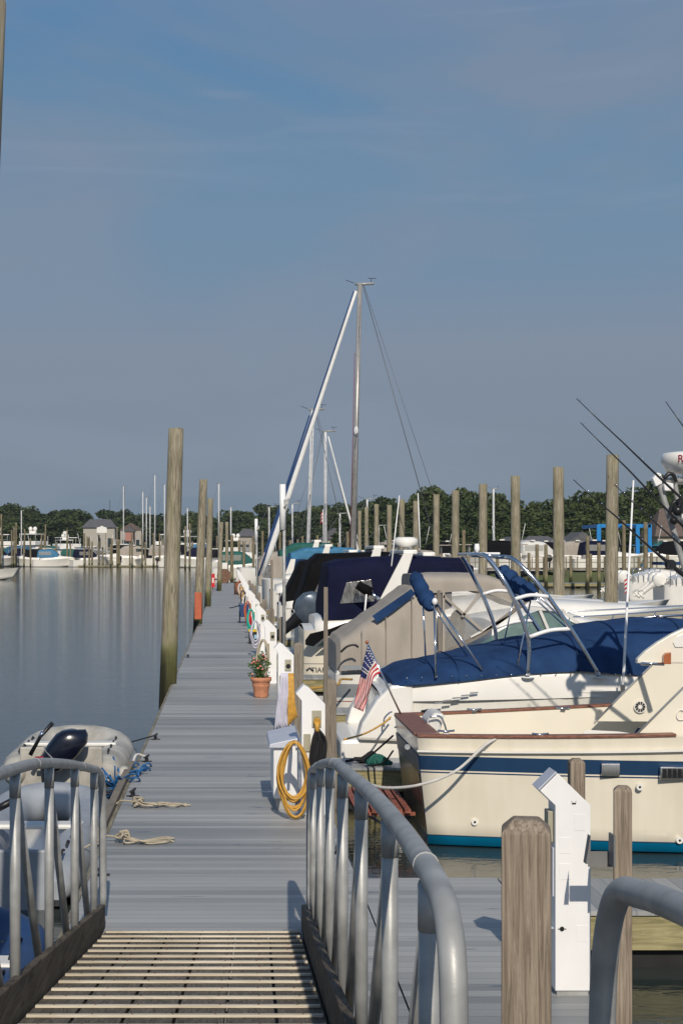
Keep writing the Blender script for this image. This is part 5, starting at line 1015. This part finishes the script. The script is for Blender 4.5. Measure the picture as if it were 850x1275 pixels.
# ------------------------------------------------------------------ far docks, far piles
o = dock('far_dock', X_(100, 392), X_(262, 392), 386, 389, 'deckX', 'low brown dock across the water on the left'); o = dock('quay_dock', X_(520, 150), X_(960, 150), 150, 152.5, 'deckX', 'low dark dock along the grassy bank on the right')
o = dock('mid_dock', X_(290, 168), X_(520, 168), 166, 168, 'deckX', 'cross dock behind the end of the main dock')
pr_ = thing('quay_pier', (X_(680, 170), 170, 0), 'raised timber pier with railings in front of the far boats', 'pier')
x0, x1 = X_(520, 170), X_(900, 170); MB().box(x0, x1, 169.4, 171.5, 1.05, 1.25).build('pier_deck', 'greywood', pr_)
mb = MB()
for k in range(28): x = x0+(x1-x0)*k/27; mb.box(x-.05, x+.05, 169.45, 169.55, 1.25, 2.35)
mb.box(x0, x1, 169.44, 169.56, 2.35, 2.45).box(x0, x1, 169.46, 169.54, 1.8, 1.88); mb.build('pier_railing', 'greywood', pr_)
fpil = [(-1, 390, 640), (2, 388, 640), (15, 388, 660), (18, 395, 656), (20.5, 390, 651), (31, 400, 659), (52, 396, 664), (57, 402, 653), (84, 402, 660), (105.5, 386, 664), (109, 392, 668), (115, 390, 674), (123.5, 387, 666), (138, 386, 678), (146, 388, 656), (148.5, 387, 672), (164.5, 384, 663), (181, 388, 675), (191.5, 385, 675), (199, 386, 664), (204, 398, 668), (231, 330, 655), (236.5, 330, 652)]
rr = random.Random(9)
for px in range(4, 270, 11): fpil.append((px+rr.uniform(-5, 5), rr.uniform(385, 410), rr.uniform(662, 684)))
for px in range(288, 440, 9): fpil.append((px+rr.uniform(-3, 3), rr.uniform(155, 240), rr.uniform(661, 676)))
for px in range(525, 850, 19): fpil.append((px+rr.uniform(-5, 5), rr.uniform(168.4, 169), rr.uniform(688, 697)))
fpil += [(577, 140, 660), (776, 130, 648), (803, 120, 650), (668, 146, 678), (679, 146, 678), (731, 145, 668), (745, 146, 676)]
for i, (px, Y, yt) in enumerate(sorted(fpil)):
    pile(px, px+rr.uniform(-.4, .4), yt, Y, .42 if Y > 300 else .34, 'farpile', 'far_pile', 'distant pile in the far basin, %s from the left' % ordn(i), 'distant piles of the marina', 10)
# ------------------------------------------------------------------ far shore: houses, travel lift, sign
def house(px0, px1, yb, yt, yr, Y, wall, roof, lab, gable=False, nwin=3, depth=9):
    x0, x1 = X_(px0, Y), X_(px1, Y); zb = .2; ze, zr = Z_(yt, Y), Z_(yr, Y); o = thing('house', ((x0+x1)/2, Y, zb), lab, 'house', 'houses on the far shore')
    MB().box(x0, x1, Y, Y+depth, zb, ze).build('wall', wall, o); mb = MB(); e_ = .5
    if gable: mb.add([(x0-e_, Y-.3, ze), (x1+e_, Y-.3, ze), ((x0+x1)/2, Y-.3, zr), (x0-e_, Y+depth, ze), (x1+e_, Y+depth, ze), ((x0+x1)/2, Y+depth, zr)], [(0, 1, 2), (3, 5, 4), (0, 2, 5, 3), (1, 4, 5, 2), (0, 3, 4, 1)], False)
    else: mb.add([(x0-e_, Y-e_, ze), (x1+e_, Y-e_, ze), (x1+e_, Y+depth, ze), (x0-e_, Y+depth, ze), (x0+1.5, Y+depth/2, zr), (x1-1.5, Y+depth/2, zr)], [(0, 1, 5, 4), (1, 2, 5), (2, 3, 4, 5), (3, 0, 4), (0, 3, 2, 1)], False)
    mb.build('roof', roof, o)
    for k in range(nwin): xx = x0+(x1-x0)*(k+.5)/nwin; MB().box(xx-.5, xx+.5, Y-.04, Y-.003, zb+(ze-zb)*.35, zb+(ze-zb)*.7).build('window', 'darkglass', o)
H = [(104, 143, 665, 657, 646, 474, 'housewall', 'roofgrey', 'long pale house with grey roof at the left shore', False), (150, 176, 668, 660, 651, 488, 'housewall', 'roofbrown', 'cream house behind the masts on the left', True), (156, 166, 668, 662, 655, 462, 'housepink', 'roofgrey', 'small reddish house behind the masts', True),
     (296, 320, 690, 668, 658, 440, 'housetan', 'roofgrey', 'low grey roofed house behind the far pole', False), (401, 432, 690, 672, 657, 330, 'housewall', 'roofgrey', 'white gabled shed behind the middle masts', True), (432, 470, 690, 672, 652, 345, 'housetan', 'roofgrey', 'grey roofed house right of the white shed', False), (510, 530, 690, 672, 664, 300, 'housetan', 'roofgrey', 'grey house behind the slim outer piles', False), (530, 580, 690, 676, 663, 290, 'housewall', 'roofgrey', 'long pale house with grey roof behind the outer piles', False),
     (625, 652, 690, 678, 668, 262, 'housewall', 'roofgrey', 'white house half hidden by the middle outer pile', True), (652, 700, 690, 680, 667, 260, 'roofgrey', 'roofgrey', 'dark building with porch roof under the trees', False), (705, 745, 690, 678, 662, 255, 'housetan', 'roofgrey', 'tan gabled building left of the blue lift', True), (818, 905, 690, 668, 632, 235, 'housetan', 'roofbrown', 'brown roofed building at the right edge', False)]
for h in H: house(*h)
lf = thing('travel_lift', (X_(776, 190), 190, .2), 'bright blue boat travel lift standing on the far quay', 'travel lift')
for px in (746, 797, 810, 792):
    pass
for a, c2 in ((744.5, 190), (793, 190), (745, 198), (808, 198)):
    x = X_(a, c2); MB().box(x-.22, x+.22, c2-.2, c2+.2, .4, Z_(653, c2)).build('lift_leg', 'liftblue', lf); MB().lathe((x-.25, c2, .75), [(.6, 0), (.6, .5)], 16, (1, 0, 0)).build('wheel', 'rubber', lf)
MB().box(X_(744, 198), X_(809, 198), 197.8, 198.2, Z_(657, 198), Z_(652.5, 198)).box(X_(744.5, 190)-.2, X_(744.5, 190)+.2, 190, 198, Z_(657, 190), Z_(653, 190)).box(X_(793, 190)-.2, X_(793, 190)+.2, 190, 198, Z_(657, 190), Z_(653, 190)).build('lift_beam', 'liftblue', lf)
MB().box(X_(786, 189), X_(800, 189), 189, 189.6, 1.2, 2.6).build('engine_box', 'liftblue', lf, bevel=.05)
sg = thing('shore_sign', (X_(127, 384), 384, 0), 'white gable topped sign on two posts at the left dock', 'sign'); xx = X_(127, 384)
MB().prism([(xx-1.2, Z_(663.5, 384)), (xx+1.2, Z_(663.5, 384)), (xx+1.2, Z_(657, 384)), (xx+.5, Z_(656, 384)), (xx, Z_(654.5, 384)), (xx-.5, Z_(656, 384)), (xx-1.2, Z_(657, 384))], 384, 384.15).build('sign_panel', 'white', sg)
MB().box(xx-1.0, xx-.85, 384.16, 384.3, -.2, Z_(660, 384)).box(xx+.85, xx+1.0, 384.16, 384.3, -.2, Z_(660, 384)).build('sign_post', 'greywood', sg)
rs = thing('red_canopy', (X_(156, 398), 398, 0), 'dark red canopy stall on the left dock', 'canopy'); xx = X_(156, 398)
MB().box(xx-1.6, xx+1.6, 397, 399.5, .1, 2.6).build('side_cloth', 'redcanvas', rs); canopy(MB(), [(xx-1.7, 2.6, 2.7, 1.4), (xx-.5, 2.6, 3.5, 1.4), (xx+.5, 2.6, 3.5, 1.4), (xx+1.7, 2.6, 2.7, 1.4)], 398.2, 8, 3).build('canopy_top', 'redcanvas', rs)

# ------------------------------------------------------------------ trees
lm = bpy.data.materials.new('leaves'); lm.use_nodes = True; nt = lm.node_tree; b = nt.nodes['Principled BSDF']; b.inputs['Roughness'].default_value = .6; b.inputs['Specular IOR Level'].default_value = .2
geo = N(nt, 'ShaderNodeNewGeometry'); oi = N(nt, 'ShaderNodeObjectInfo'); tcn = N(nt, 'ShaderNodeTexCoord'); nz = N(nt, 'ShaderNodeTexNoise'); nz.inputs['Scale'].default_value = .45; nt.links.new(tcn.outputs['Object'], nz.inputs['Vector'])
v = math_(nt, 'ADD', math_(nt, 'MULTIPLY', geo.outputs['Random Per Island'], .4), math_(nt, 'ADD', math_(nt, 'MULTIPLY', oi.outputs['Random'], .35), math_(nt, 'MULTIPLY', nz.outputs['Fac'], .5)))
cr = N(nt, 'ShaderNodeValToRGB'); e = cr.color_ramp.elements; e[0].position = .25; e[0].color = (.016, .036, .014, 1); e[1].position = .95; e[1].color = (.085, .11, .034, 1); nt.links.new(v, cr.inputs[0]); nt.links.new(cr.outputs[0], b.inputs['Base Color']); M['leaves'] = lm
def make_crown(seed, nclump=60, nleaf=130, size=.33):
    g = np.random.default_rng(seed); V = []
    cs = []
    for k in range(nclump):
        u = g.normal(size=3); u /= np.linalg.norm(u); r = g.uniform(.45, 1.0)**.6; c = u*r*np.array([4.0, 4.0, 4.4]); c[2] = min(c[2], 3.9)
        if c[2] < -3.6: c[2] *= .6
        cs.append(c+np.array([0, 0, 6.6]))
    for c in cs:
        rad = g.uniform(.9, 1.7); d = g.normal(size=(nleaf, 3)); d /= np.linalg.norm(d, axis=1)[:, None]; p = c+d*rad*(g.uniform(.5, 1.0, size=(nleaf, 1))**.5)*np.array([1, 1, .8])
        a = g.normal(size=(nleaf, 3))+d*.2; a /= np.linalg.norm(a, axis=1)[:, None]; b_ = np.cross(a, g.normal(size=(nleaf, 3))); b_ /= np.linalg.norm(b_, axis=1)[:, None]; s = g.uniform(.6, 1.3, size=(nleaf, 1))*size
        V.append(np.stack([p-a*s, p+b_*s*.6, p+a*s, p-b_*s*.6], 1).reshape(-1, 3))
    V = np.concatenate(V); n = len(V)//4; me = bpy.data.meshes.new('crown'); me.from_pydata(V.tolist(), [], np.arange(n*4).reshape(n, 4).tolist()); me.materials.append(lm); return me
def make_trunk(seed):
    rr = random.Random(seed); mb = MB(); mb.tube([(0, 0, -.5), (.1, 0, 2), (rr.uniform(-.2, .2), 0, 5), (rr.uniform(-.4, .4), .2, 9)], [.42, .33, .22, .06], 8)
    for k in range(6):
        a = rr.uniform(0, 2*PI); z = rr.uniform(2.2, 6); mb.tube([(0, 0, z), (math.cos(a)*1.4, math.sin(a)*1.4, z+1.1), (math.cos(a)*3, math.sin(a)*3, z+2.2)], [.15, .1, .04], 6)
    return mb
TP = []
for k in range(6):
    t = thing('broadleaf_tree', (0, 0, 0), 'x', 'tree', 'trees along the far shore'); make_trunk(k).build('trunk', 'bark', t); me = make_crown(k+40); c = bpy.data.objects.new('crown', me); COL.objects.link(c); c.parent = t; TP.append(t)
sky = [(-60, 630), (0, 627), (25, 629), (40, 634), (60, 628), (90, 629), (110, 636), (130, 637), (170, 634), (200, 641), (240, 631), (270, 634), (300, 634), (330, 629), (380, 633), (420, 626), (450, 622), (470, 620), (500, 618), (515, 611), (540, 606), (580, 607), (620, 613), (650, 617), (680, 623), (700, 621), (735, 607), (760, 601), (800, 598), (850, 592), (900, 588), (950, 592)]
def skyy(px):
    for (a, ya), (c, yc_) in zip(sky, sky[1:]):
        if a <= px <= c: return ya+(yc_-ya)*(px-a)/(c-a)
    return 600
rr = random.Random(77); TL = []
px = -70
while px < 500:
    for Y, dh in ((560, 0), (535, 8), (505, 20)):
        TL.append((px+rr.uniform(-7, 7), Y+rr.uniform(-8, 8), dh+rr.uniform(0, 7), 'in the %s row of the left shore' % {0: 'back', 8: 'middle', 20: 'front'}[dh]))
    px += 22
px = 455
while px < 960:
    for Y, dh in ((345, 0), (322, 12), (300, 28), (283, 45)):
        TL.append((px+rr.uniform(-10, 10), Y+rr.uniform(-6, 6), dh+rr.uniform(-3 if dh == 0 else 0, 8), 'in the %s row of the right shore' % {0: 'tallest back', 12: 'second', 28: 'third', 45: 'lowest front'}[dh]))
    px += 31
TL.sort(); used = set(); rown = {}
for px, Y, dh, row in TL:
    i = rown[row] = rown.get(row, -1)+1
    k = rr.randrange(6); zt_ = Z_(skyy(px)+dh-2, Y); base = 1.0+max(0, (Y-450)*.006); h = (zt_-base)/11.6
    lb = 'dark green tree %s, %s from the left' % (row, ordn(i))
    if k not in used and TP[k]['label'] == 'x': t = TP[k]; used.add(k); t['label'] = lb
    else: t = copy_tree(TP[k], label=lb)
    t.location = (X_(px, Y), Y, base); wd = (1.75 if Y > 450 else 1.25)*rr.uniform(.9, 1.15); t.scale = (wd, wd, max(.4, h)); t.rotation_euler[2] = rr.uniform(0, 6)
for k in range(6):
    if TP[k]['label'] == 'x':
        for ch in list(TP[k].children): bpy.data.objects.remove(ch)
        bpy.data.objects.remove(TP[k])
# low shrubs at the foot of the trees
mesh_s = make_crown(99, 16, 60, .45); n_s = 0
for px in list(range(-40, 500, 26))+list(range(500, 960, 34)):
    Y = 478 if px < 490 else 272; o = bpy.data.objects.new('shore_shrub', mesh_s); COL.objects.link(o); tag(o, 'low green shrub at the foot of the far trees, %s from the left' % ordn(n_s), 'shrub', 'shrubs along the far shore'); n_s += 1
    o.location = (X_(px+rr.uniform(-8, 8), Y), Y+rr.uniform(-3, 3), .6); o.scale = (1.0, .7, rr.uniform(.36, .55))
# radio towers behind the left trees
for i, (px, yt) in enumerate(((155, 606), (137, 622))):
    Y = 640; x = X_(px, Y); o = thing('radio_mast', (x, Y, 1), ['taller thin radio mast rising behind the left trees', 'shorter thin radio mast behind the left trees'][i], 'mast', 'radio masts'); MB().tube([(x, Y, 1), (x, Y, Z_(yt, Y))], [.35, .15], 6).build('lattice', 'wire', o)

# ------------------------------------------------------------------ dinghies on the left
def dinghy(name, lab, xc, ys, L, W, r, m, zt, cowl=None, tilt=0, yawm=0, floor='white', stripe=None, mz=.25, mx=0):
    o = thing(name, (xc, ys, WZ), lab, 'dinghy', 'inflatable dinghies left of the dock'); pts = []
    for k in range(25):
        t = k/24; a = PI*t
        if t < .3: p = (-W/2+r, ys+(L-W/2)*(t/.3), 0)
        elif t > .7: p = (W/2-r, ys+(L-W/2)*((1-t)/.3), 0)
        else: q = PI*(t-.3)/.4; p = (-(W/2-r)*math.cos(q), ys+(L-W/2)+(W/2-r)*1.05*math.sin(q), .10*math.sin(q)); 
        pts.append(Vector((xc+p[0], p[1], zt-r+p[2])))
    MB().tube(pts, [r*.35]+[r*.8]+[r]*21+[r*.8]+[r*.35], 18).build('tube', m, o)
    if stripe: MB().tube([p+Vector(((p.x-xc)*.0, 0, r*.80)) for p in pts[3:22]], r*.12, 6).build('tube_stripe', stripe, o)
    MB().tube([p+Vector(((-1 if p.x < xc else 1)*r*.98, 0, 0)) for p in pts[2:9]], r*.16, 6).tube([p+Vector((r*.98, 0, 0)) for p in pts[16:23]], r*.16, 6).build('rub_strake', 'greyband', o)
    MB().box(xc-W/2+r, xc+W/2-r, ys+.2, ys+L-W/2, zt-r-.18, zt-r-.12).build('floor', floor, o)
    MB().box(xc-W/2+r*1.2, xc+W/2-r*1.2, ys+.12, ys+.17, zt-r-.25, zt+.10).build('transom', m, o, bevel=.02)
    MB().box(xc-W/2+r*.8, xc+W/2-r*.8, ys+L*.42, ys+L*.42+.25, zt-.03, zt+.02).build('thwart', 'offwhite', o, bevel=.02)
    mb = MB()
    for sd in (-1, 1):
        for k in range(4): y = ys+.4+k*.45; mb.tube([(xc+sd*(W/2-r), y, zt+.005), (xc+sd*(W/2-r), y+.12, zt+.03), (xc+sd*(W/2-r), y+.24, zt+.005)], .012, 6)
    mb.build('grab_line', 'rubber', o)
    if cowl:
        c = Vector((xc+mx, ys+.02, zt+mz)); outboard(o, c, 0, cowl, .95, yaw=yawm+PI/2)
    return o
d1 = dinghy('white_dinghy', 'farthest inflatable dinghy, off white, its navy outboard raised', -2.12, 20.2, 3.0, 1.62, .24, 'hypalon', .16, None)
c = at(68, 945, 20.1)
rot = Matrix.Rotation(R(42), 3, 'Y')
mb = MB(); rows = []
for z, rx, ry in ((-.14, .10, .11), (-.06, .155, .15), (.08, .185, .175), (.25, .195, .18), (.38, .17, .165), (.46, .11, .11), (.49, .04, .05)):
    rows.append([c+rot @ Vector((math.copysign(abs(math.cos(2*PI*j/18))**.7, math.cos(2*PI*j/18))*rx, math.copysign(abs(math.sin(2*PI*j/18))**.7, math.sin(2*PI*j/18))*ry, z+.05*math.cos(2*PI*j/18)*(z > .3))) for j in range(18)])
mb.grid(rows, True, True); mb.add(rows[-1], [tuple(range(18))]); mb.build('engine_cowl', 'cowlnavy', d1)
mb = MB(); mb.tube([c+rot @ Vector((math.cos(t*PI/9)*.188, math.sin(t*PI/9)*.178, .02)) for t in range(19)], .007, 6); mb.build('engine_band', 'greyband', d1); MB().tube([at(44, 945, 20.0), at(60, 944, 20.0)], .03, 8).build('red_plate', 'maroon', d1)
MB().tube([c+Vector((-.08, -.05, -.02)), c+Vector((-.06, -.08, -.35)), c+Vector((-.10, -.1, -.62)), c+Vector((-.14, -.1, -.75))], [.10, .085, .08, .03], 10).build('engine_leg', 'black', d1)
MB().tube([at(38, 940, 19.9), at(50, 918, 19.9), at(66, 900, 19.9)], [.028, .022, .028], 10).build('tiller', 'black', d1); MB().tube([at(50, 918, 19.88), at(54, 911, 19.88)], .026, 10).build('tiller_collar', 'chrome', d1)
d2 = dinghy('grey_dinghy', 'middle inflatable dinghy, pale grey, with black outboard at the left edge', -2.0, 14.1, 4.6, 1.45, .235, 'hypgrey', -.02, 'black', mx=-.42, mz=.30)
MB().tube([at(-12, 1012, 15.3), at(20, 995, 15.3)], .035, 10).build('tiller', 'black', d2)
d3 = dinghy('blue_dinghy', 'nearest inflatable dinghy, dark blue tube with white stripe and yellow mark', -1.98, 9.6, 2.9, 1.45, .24, 'hypblue', -.08, None, stripe='hypgrey')
MB().prism([(-1.66, -.13), (-1.58, -.13), (-1.47, -.26), (-1.52, -.26), (-1.62, -.17), (-1.66, -.26), (-1.70, -.26)], 11.75, 11.76).build('yellow_mark', 'yellow', d3)
for o_, nm in ((None, None),): pass

# ------------------------------------------------------------------ haze
hz = bpy.data.materials.new('haze'); hz.use_nodes = True; nt = hz.node_tree; nt.nodes.remove(nt.nodes['Principled BSDF']); pv = N(nt, 'ShaderNodeVolumePrincipled'); pv.inputs['Color'].default_value = (.80, .86, .95, 1); pv.inputs['Density'].default_value = .00013; pv.inputs['Anisotropy'].default_value = .2
nt.links.new(pv.outputs[0], nt.nodes['Material Output'].inputs['Volume']); M['haze'] = hz
hzo = MB().box(-2600, 2600, -80, 4300, -3, 34).build('haze', 'haze'); hzo['kind'] = 'stuff'
# ------------------------------------------------------------------ sky, sun, camera
world = bpy.data.worlds.new("World"); S.world = world; world.use_nodes = True; nt = world.node_tree; bg = nt.nodes['Background']
EL, AZ = R(35), R(180-3)
skyt = N(nt, 'ShaderNodeTexSky'); skyt.sky_type = 'NISHITA'; skyt.sun_disc = False; skyt.sun_elevation = EL; skyt.sun_rotation = AZ; skyt.air_density = 1.0; skyt.dust_density = .6; skyt.ozone_density = 1.6
tc = N(nt, 'ShaderNodeTexCoord'); sp = N(nt, 'ShaderNodeSeparateXYZ'); nt.links.new(tc.outputs['Generated'], sp.inputs[0])
# thin grey-blue cloud veil: denser near the horizon, streaked
den = math_(nt, 'ADD', sp.outputs[2], .28); cx = math_(nt, 'DIVIDE', sp.outputs[0], den); cy = math_(nt, 'DIVIDE', sp.outputs[2], den)
cm = N(nt, 'ShaderNodeCombineXYZ'); nt.links.new(cx, cm.inputs[0]); nt.links.new(cy, cm.inputs[1]); nt.links.new(sp.outputs[1], cm.inputs[2]); mp = N(nt, 'ShaderNodeMapping'); mp.inputs['Rotation'].default_value = (0, 0, R(-14)); mp.inputs['Scale'].default_value = (1.3, 6.5, 1); nt.links.new(cm.outputs[0], mp.inputs[0])
n1 = N(nt, 'ShaderNodeTexNoise'); n1.inputs['Scale'].default_value = 1.15; n1.inputs['Detail'].default_value = 6; n1.inputs['Roughness'].default_value = .5; n1.inputs['Distortion'].default_value = .6; nt.links.new(mp.outputs[0], n1.inputs['Vector'])
mr = N(nt, 'ShaderNodeMapRange'); mr.inputs[1].default_value = .46; mr.inputs[2].default_value = .62; nt.links.new(n1.outputs['Fac'], mr.inputs[0])
vc = N(nt, 'ShaderNodeValToRGB'); ee = vc.color_ramp.elements; ee[0].position = 0; ee[0].color = (1.41, 2.2, 3.2, 1); ee[1].position = .05; ee[1].color = (1.80, 2.28, 3.0, 1)
for p_, c_ in ((.13, (2.08, 2.55, 3.35, 1)), (.17, (1.68, 2.55, 3.65, 1)), (.24, (1.45, 2.5, 3.8, 1)), (.28, (1.15, 2.35, 3.9, 1)), (.33, (.90, 2.15, 4.0, 1))): k = ee.new(p_); k.color = c_
nt.links.new(sp.outputs[2], vc.inputs[0])
cl = N(nt, 'ShaderNodeMix', data_type='RGBA'); nt.links.new(math_(nt, 'MULTIPLY', mr.outputs[0], .75), cl.inputs[0]); nt.links.new(vc.outputs[0], cl.inputs[6]); cl.inputs[7].default_value = (2.1, 2.6, 3.45, 1)
st_ = N(nt, 'ShaderNodeMapping'); st_.inputs['Rotation'].default_value = (0, 0, R(20)); st_.inputs['Scale'].default_value = (3, 26, 1); cm2 = N(nt, 'ShaderNodeCombineXYZ'); nt.links.new(sp.outputs[0], cm2.inputs[0]); nt.links.new(sp.outputs[2], cm2.inputs[1]); nt.links.new(cm2.outputs[0], st_.inputs[0])
n5 = N(nt, 'ShaderNodeTexNoise'); n5.inputs['Scale'].default_value = 1.1; n5.inputs['Detail'].default_value = 6; n5.inputs['Distortion'].default_value = .8; nt.links.new(st_.outputs[0], n5.inputs['Vector'])
m5 = N(nt, 'ShaderNodeMapRange'); m5.inputs[1].default_value = .56; m5.inputs[2].default_value = .78; m5.inputs[4].default_value = .85; nt.links.new(n5.outputs['Fac'], m5.inputs[0])
m6 = N(nt, 'ShaderNodeMapRange'); m6.inputs[1].default_value = .14; m6.inputs[2].default_value = .26; nt.links.new(sp.outputs[2], m6.inputs[0])
cl0 = cl; cl = N(nt, 'ShaderNodeMix', data_type='RGBA'); nt.links.new(math_(nt, 'MULTIPLY', m5.outputs[0], m6.outputs[0]), cl.inputs[0]); nt.links.new(cl0.outputs[2], cl.inputs[6]); cl.inputs[7].default_value = (2.3, 3.0, 4.2, 1)
ve = N(nt, 'ShaderNodeMapRange'); ve.inputs[1].default_value = .30; ve.inputs[2].default_value = .75; ve.inputs[3].default_value = .95; ve.inputs[4].default_value = .2; nt.links.new(sp.outputs[2], ve.inputs[0])
mx = N(nt, 'ShaderNodeMix', data_type='RGBA'); nt.links.new(ve.outputs[0], mx.inputs[0]); nt.links.new(skyt.outputs[0], mx.inputs[6]); nt.links.new(cl.outputs[2], mx.inputs[7])
nt.links.new(mx.outputs[2], bg.inputs[0]); bg.inputs[1].default_value = .10
sun = bpy.data.lights.new('sun', 'SUN'); sun.energy = 3.4; sun.angle = R(.5); sun.color = (1, .90, .76); so = bpy.data.objects.new('sun', sun); COL.objects.link(so)
d = Vector((math.sin(R(3))*math.cos(EL), -math.cos(R(3))*math.cos(EL), math.sin(EL))); so.rotation_euler = d.to_track_quat('Z', 'Y').to_euler(); so.location = d*50
cam = bpy.data.cameras.new('camera'); co = bpy.data.objects.new('camera', cam); COL.objects.link(co); co.location = (0, 0, EYE); co.rotation_euler = (R(90), 0, 0)
cam.sensor_fit = 'AUTO'; cam.sensor_width = 36; cam.lens = F/1275*36; cam.shift_x = (425-VX)/1275; cam.shift_y = (VY-637.5)/1275; cam.clip_start = .05; cam.clip_end = 6000
cam.dof.use_dof = False; S.camera = co
S.view_settings.view_transform = 'Standard'; S.view_settings.look = 'None'; S.view_settings.exposure = 0; S.view_settings.gamma = 1
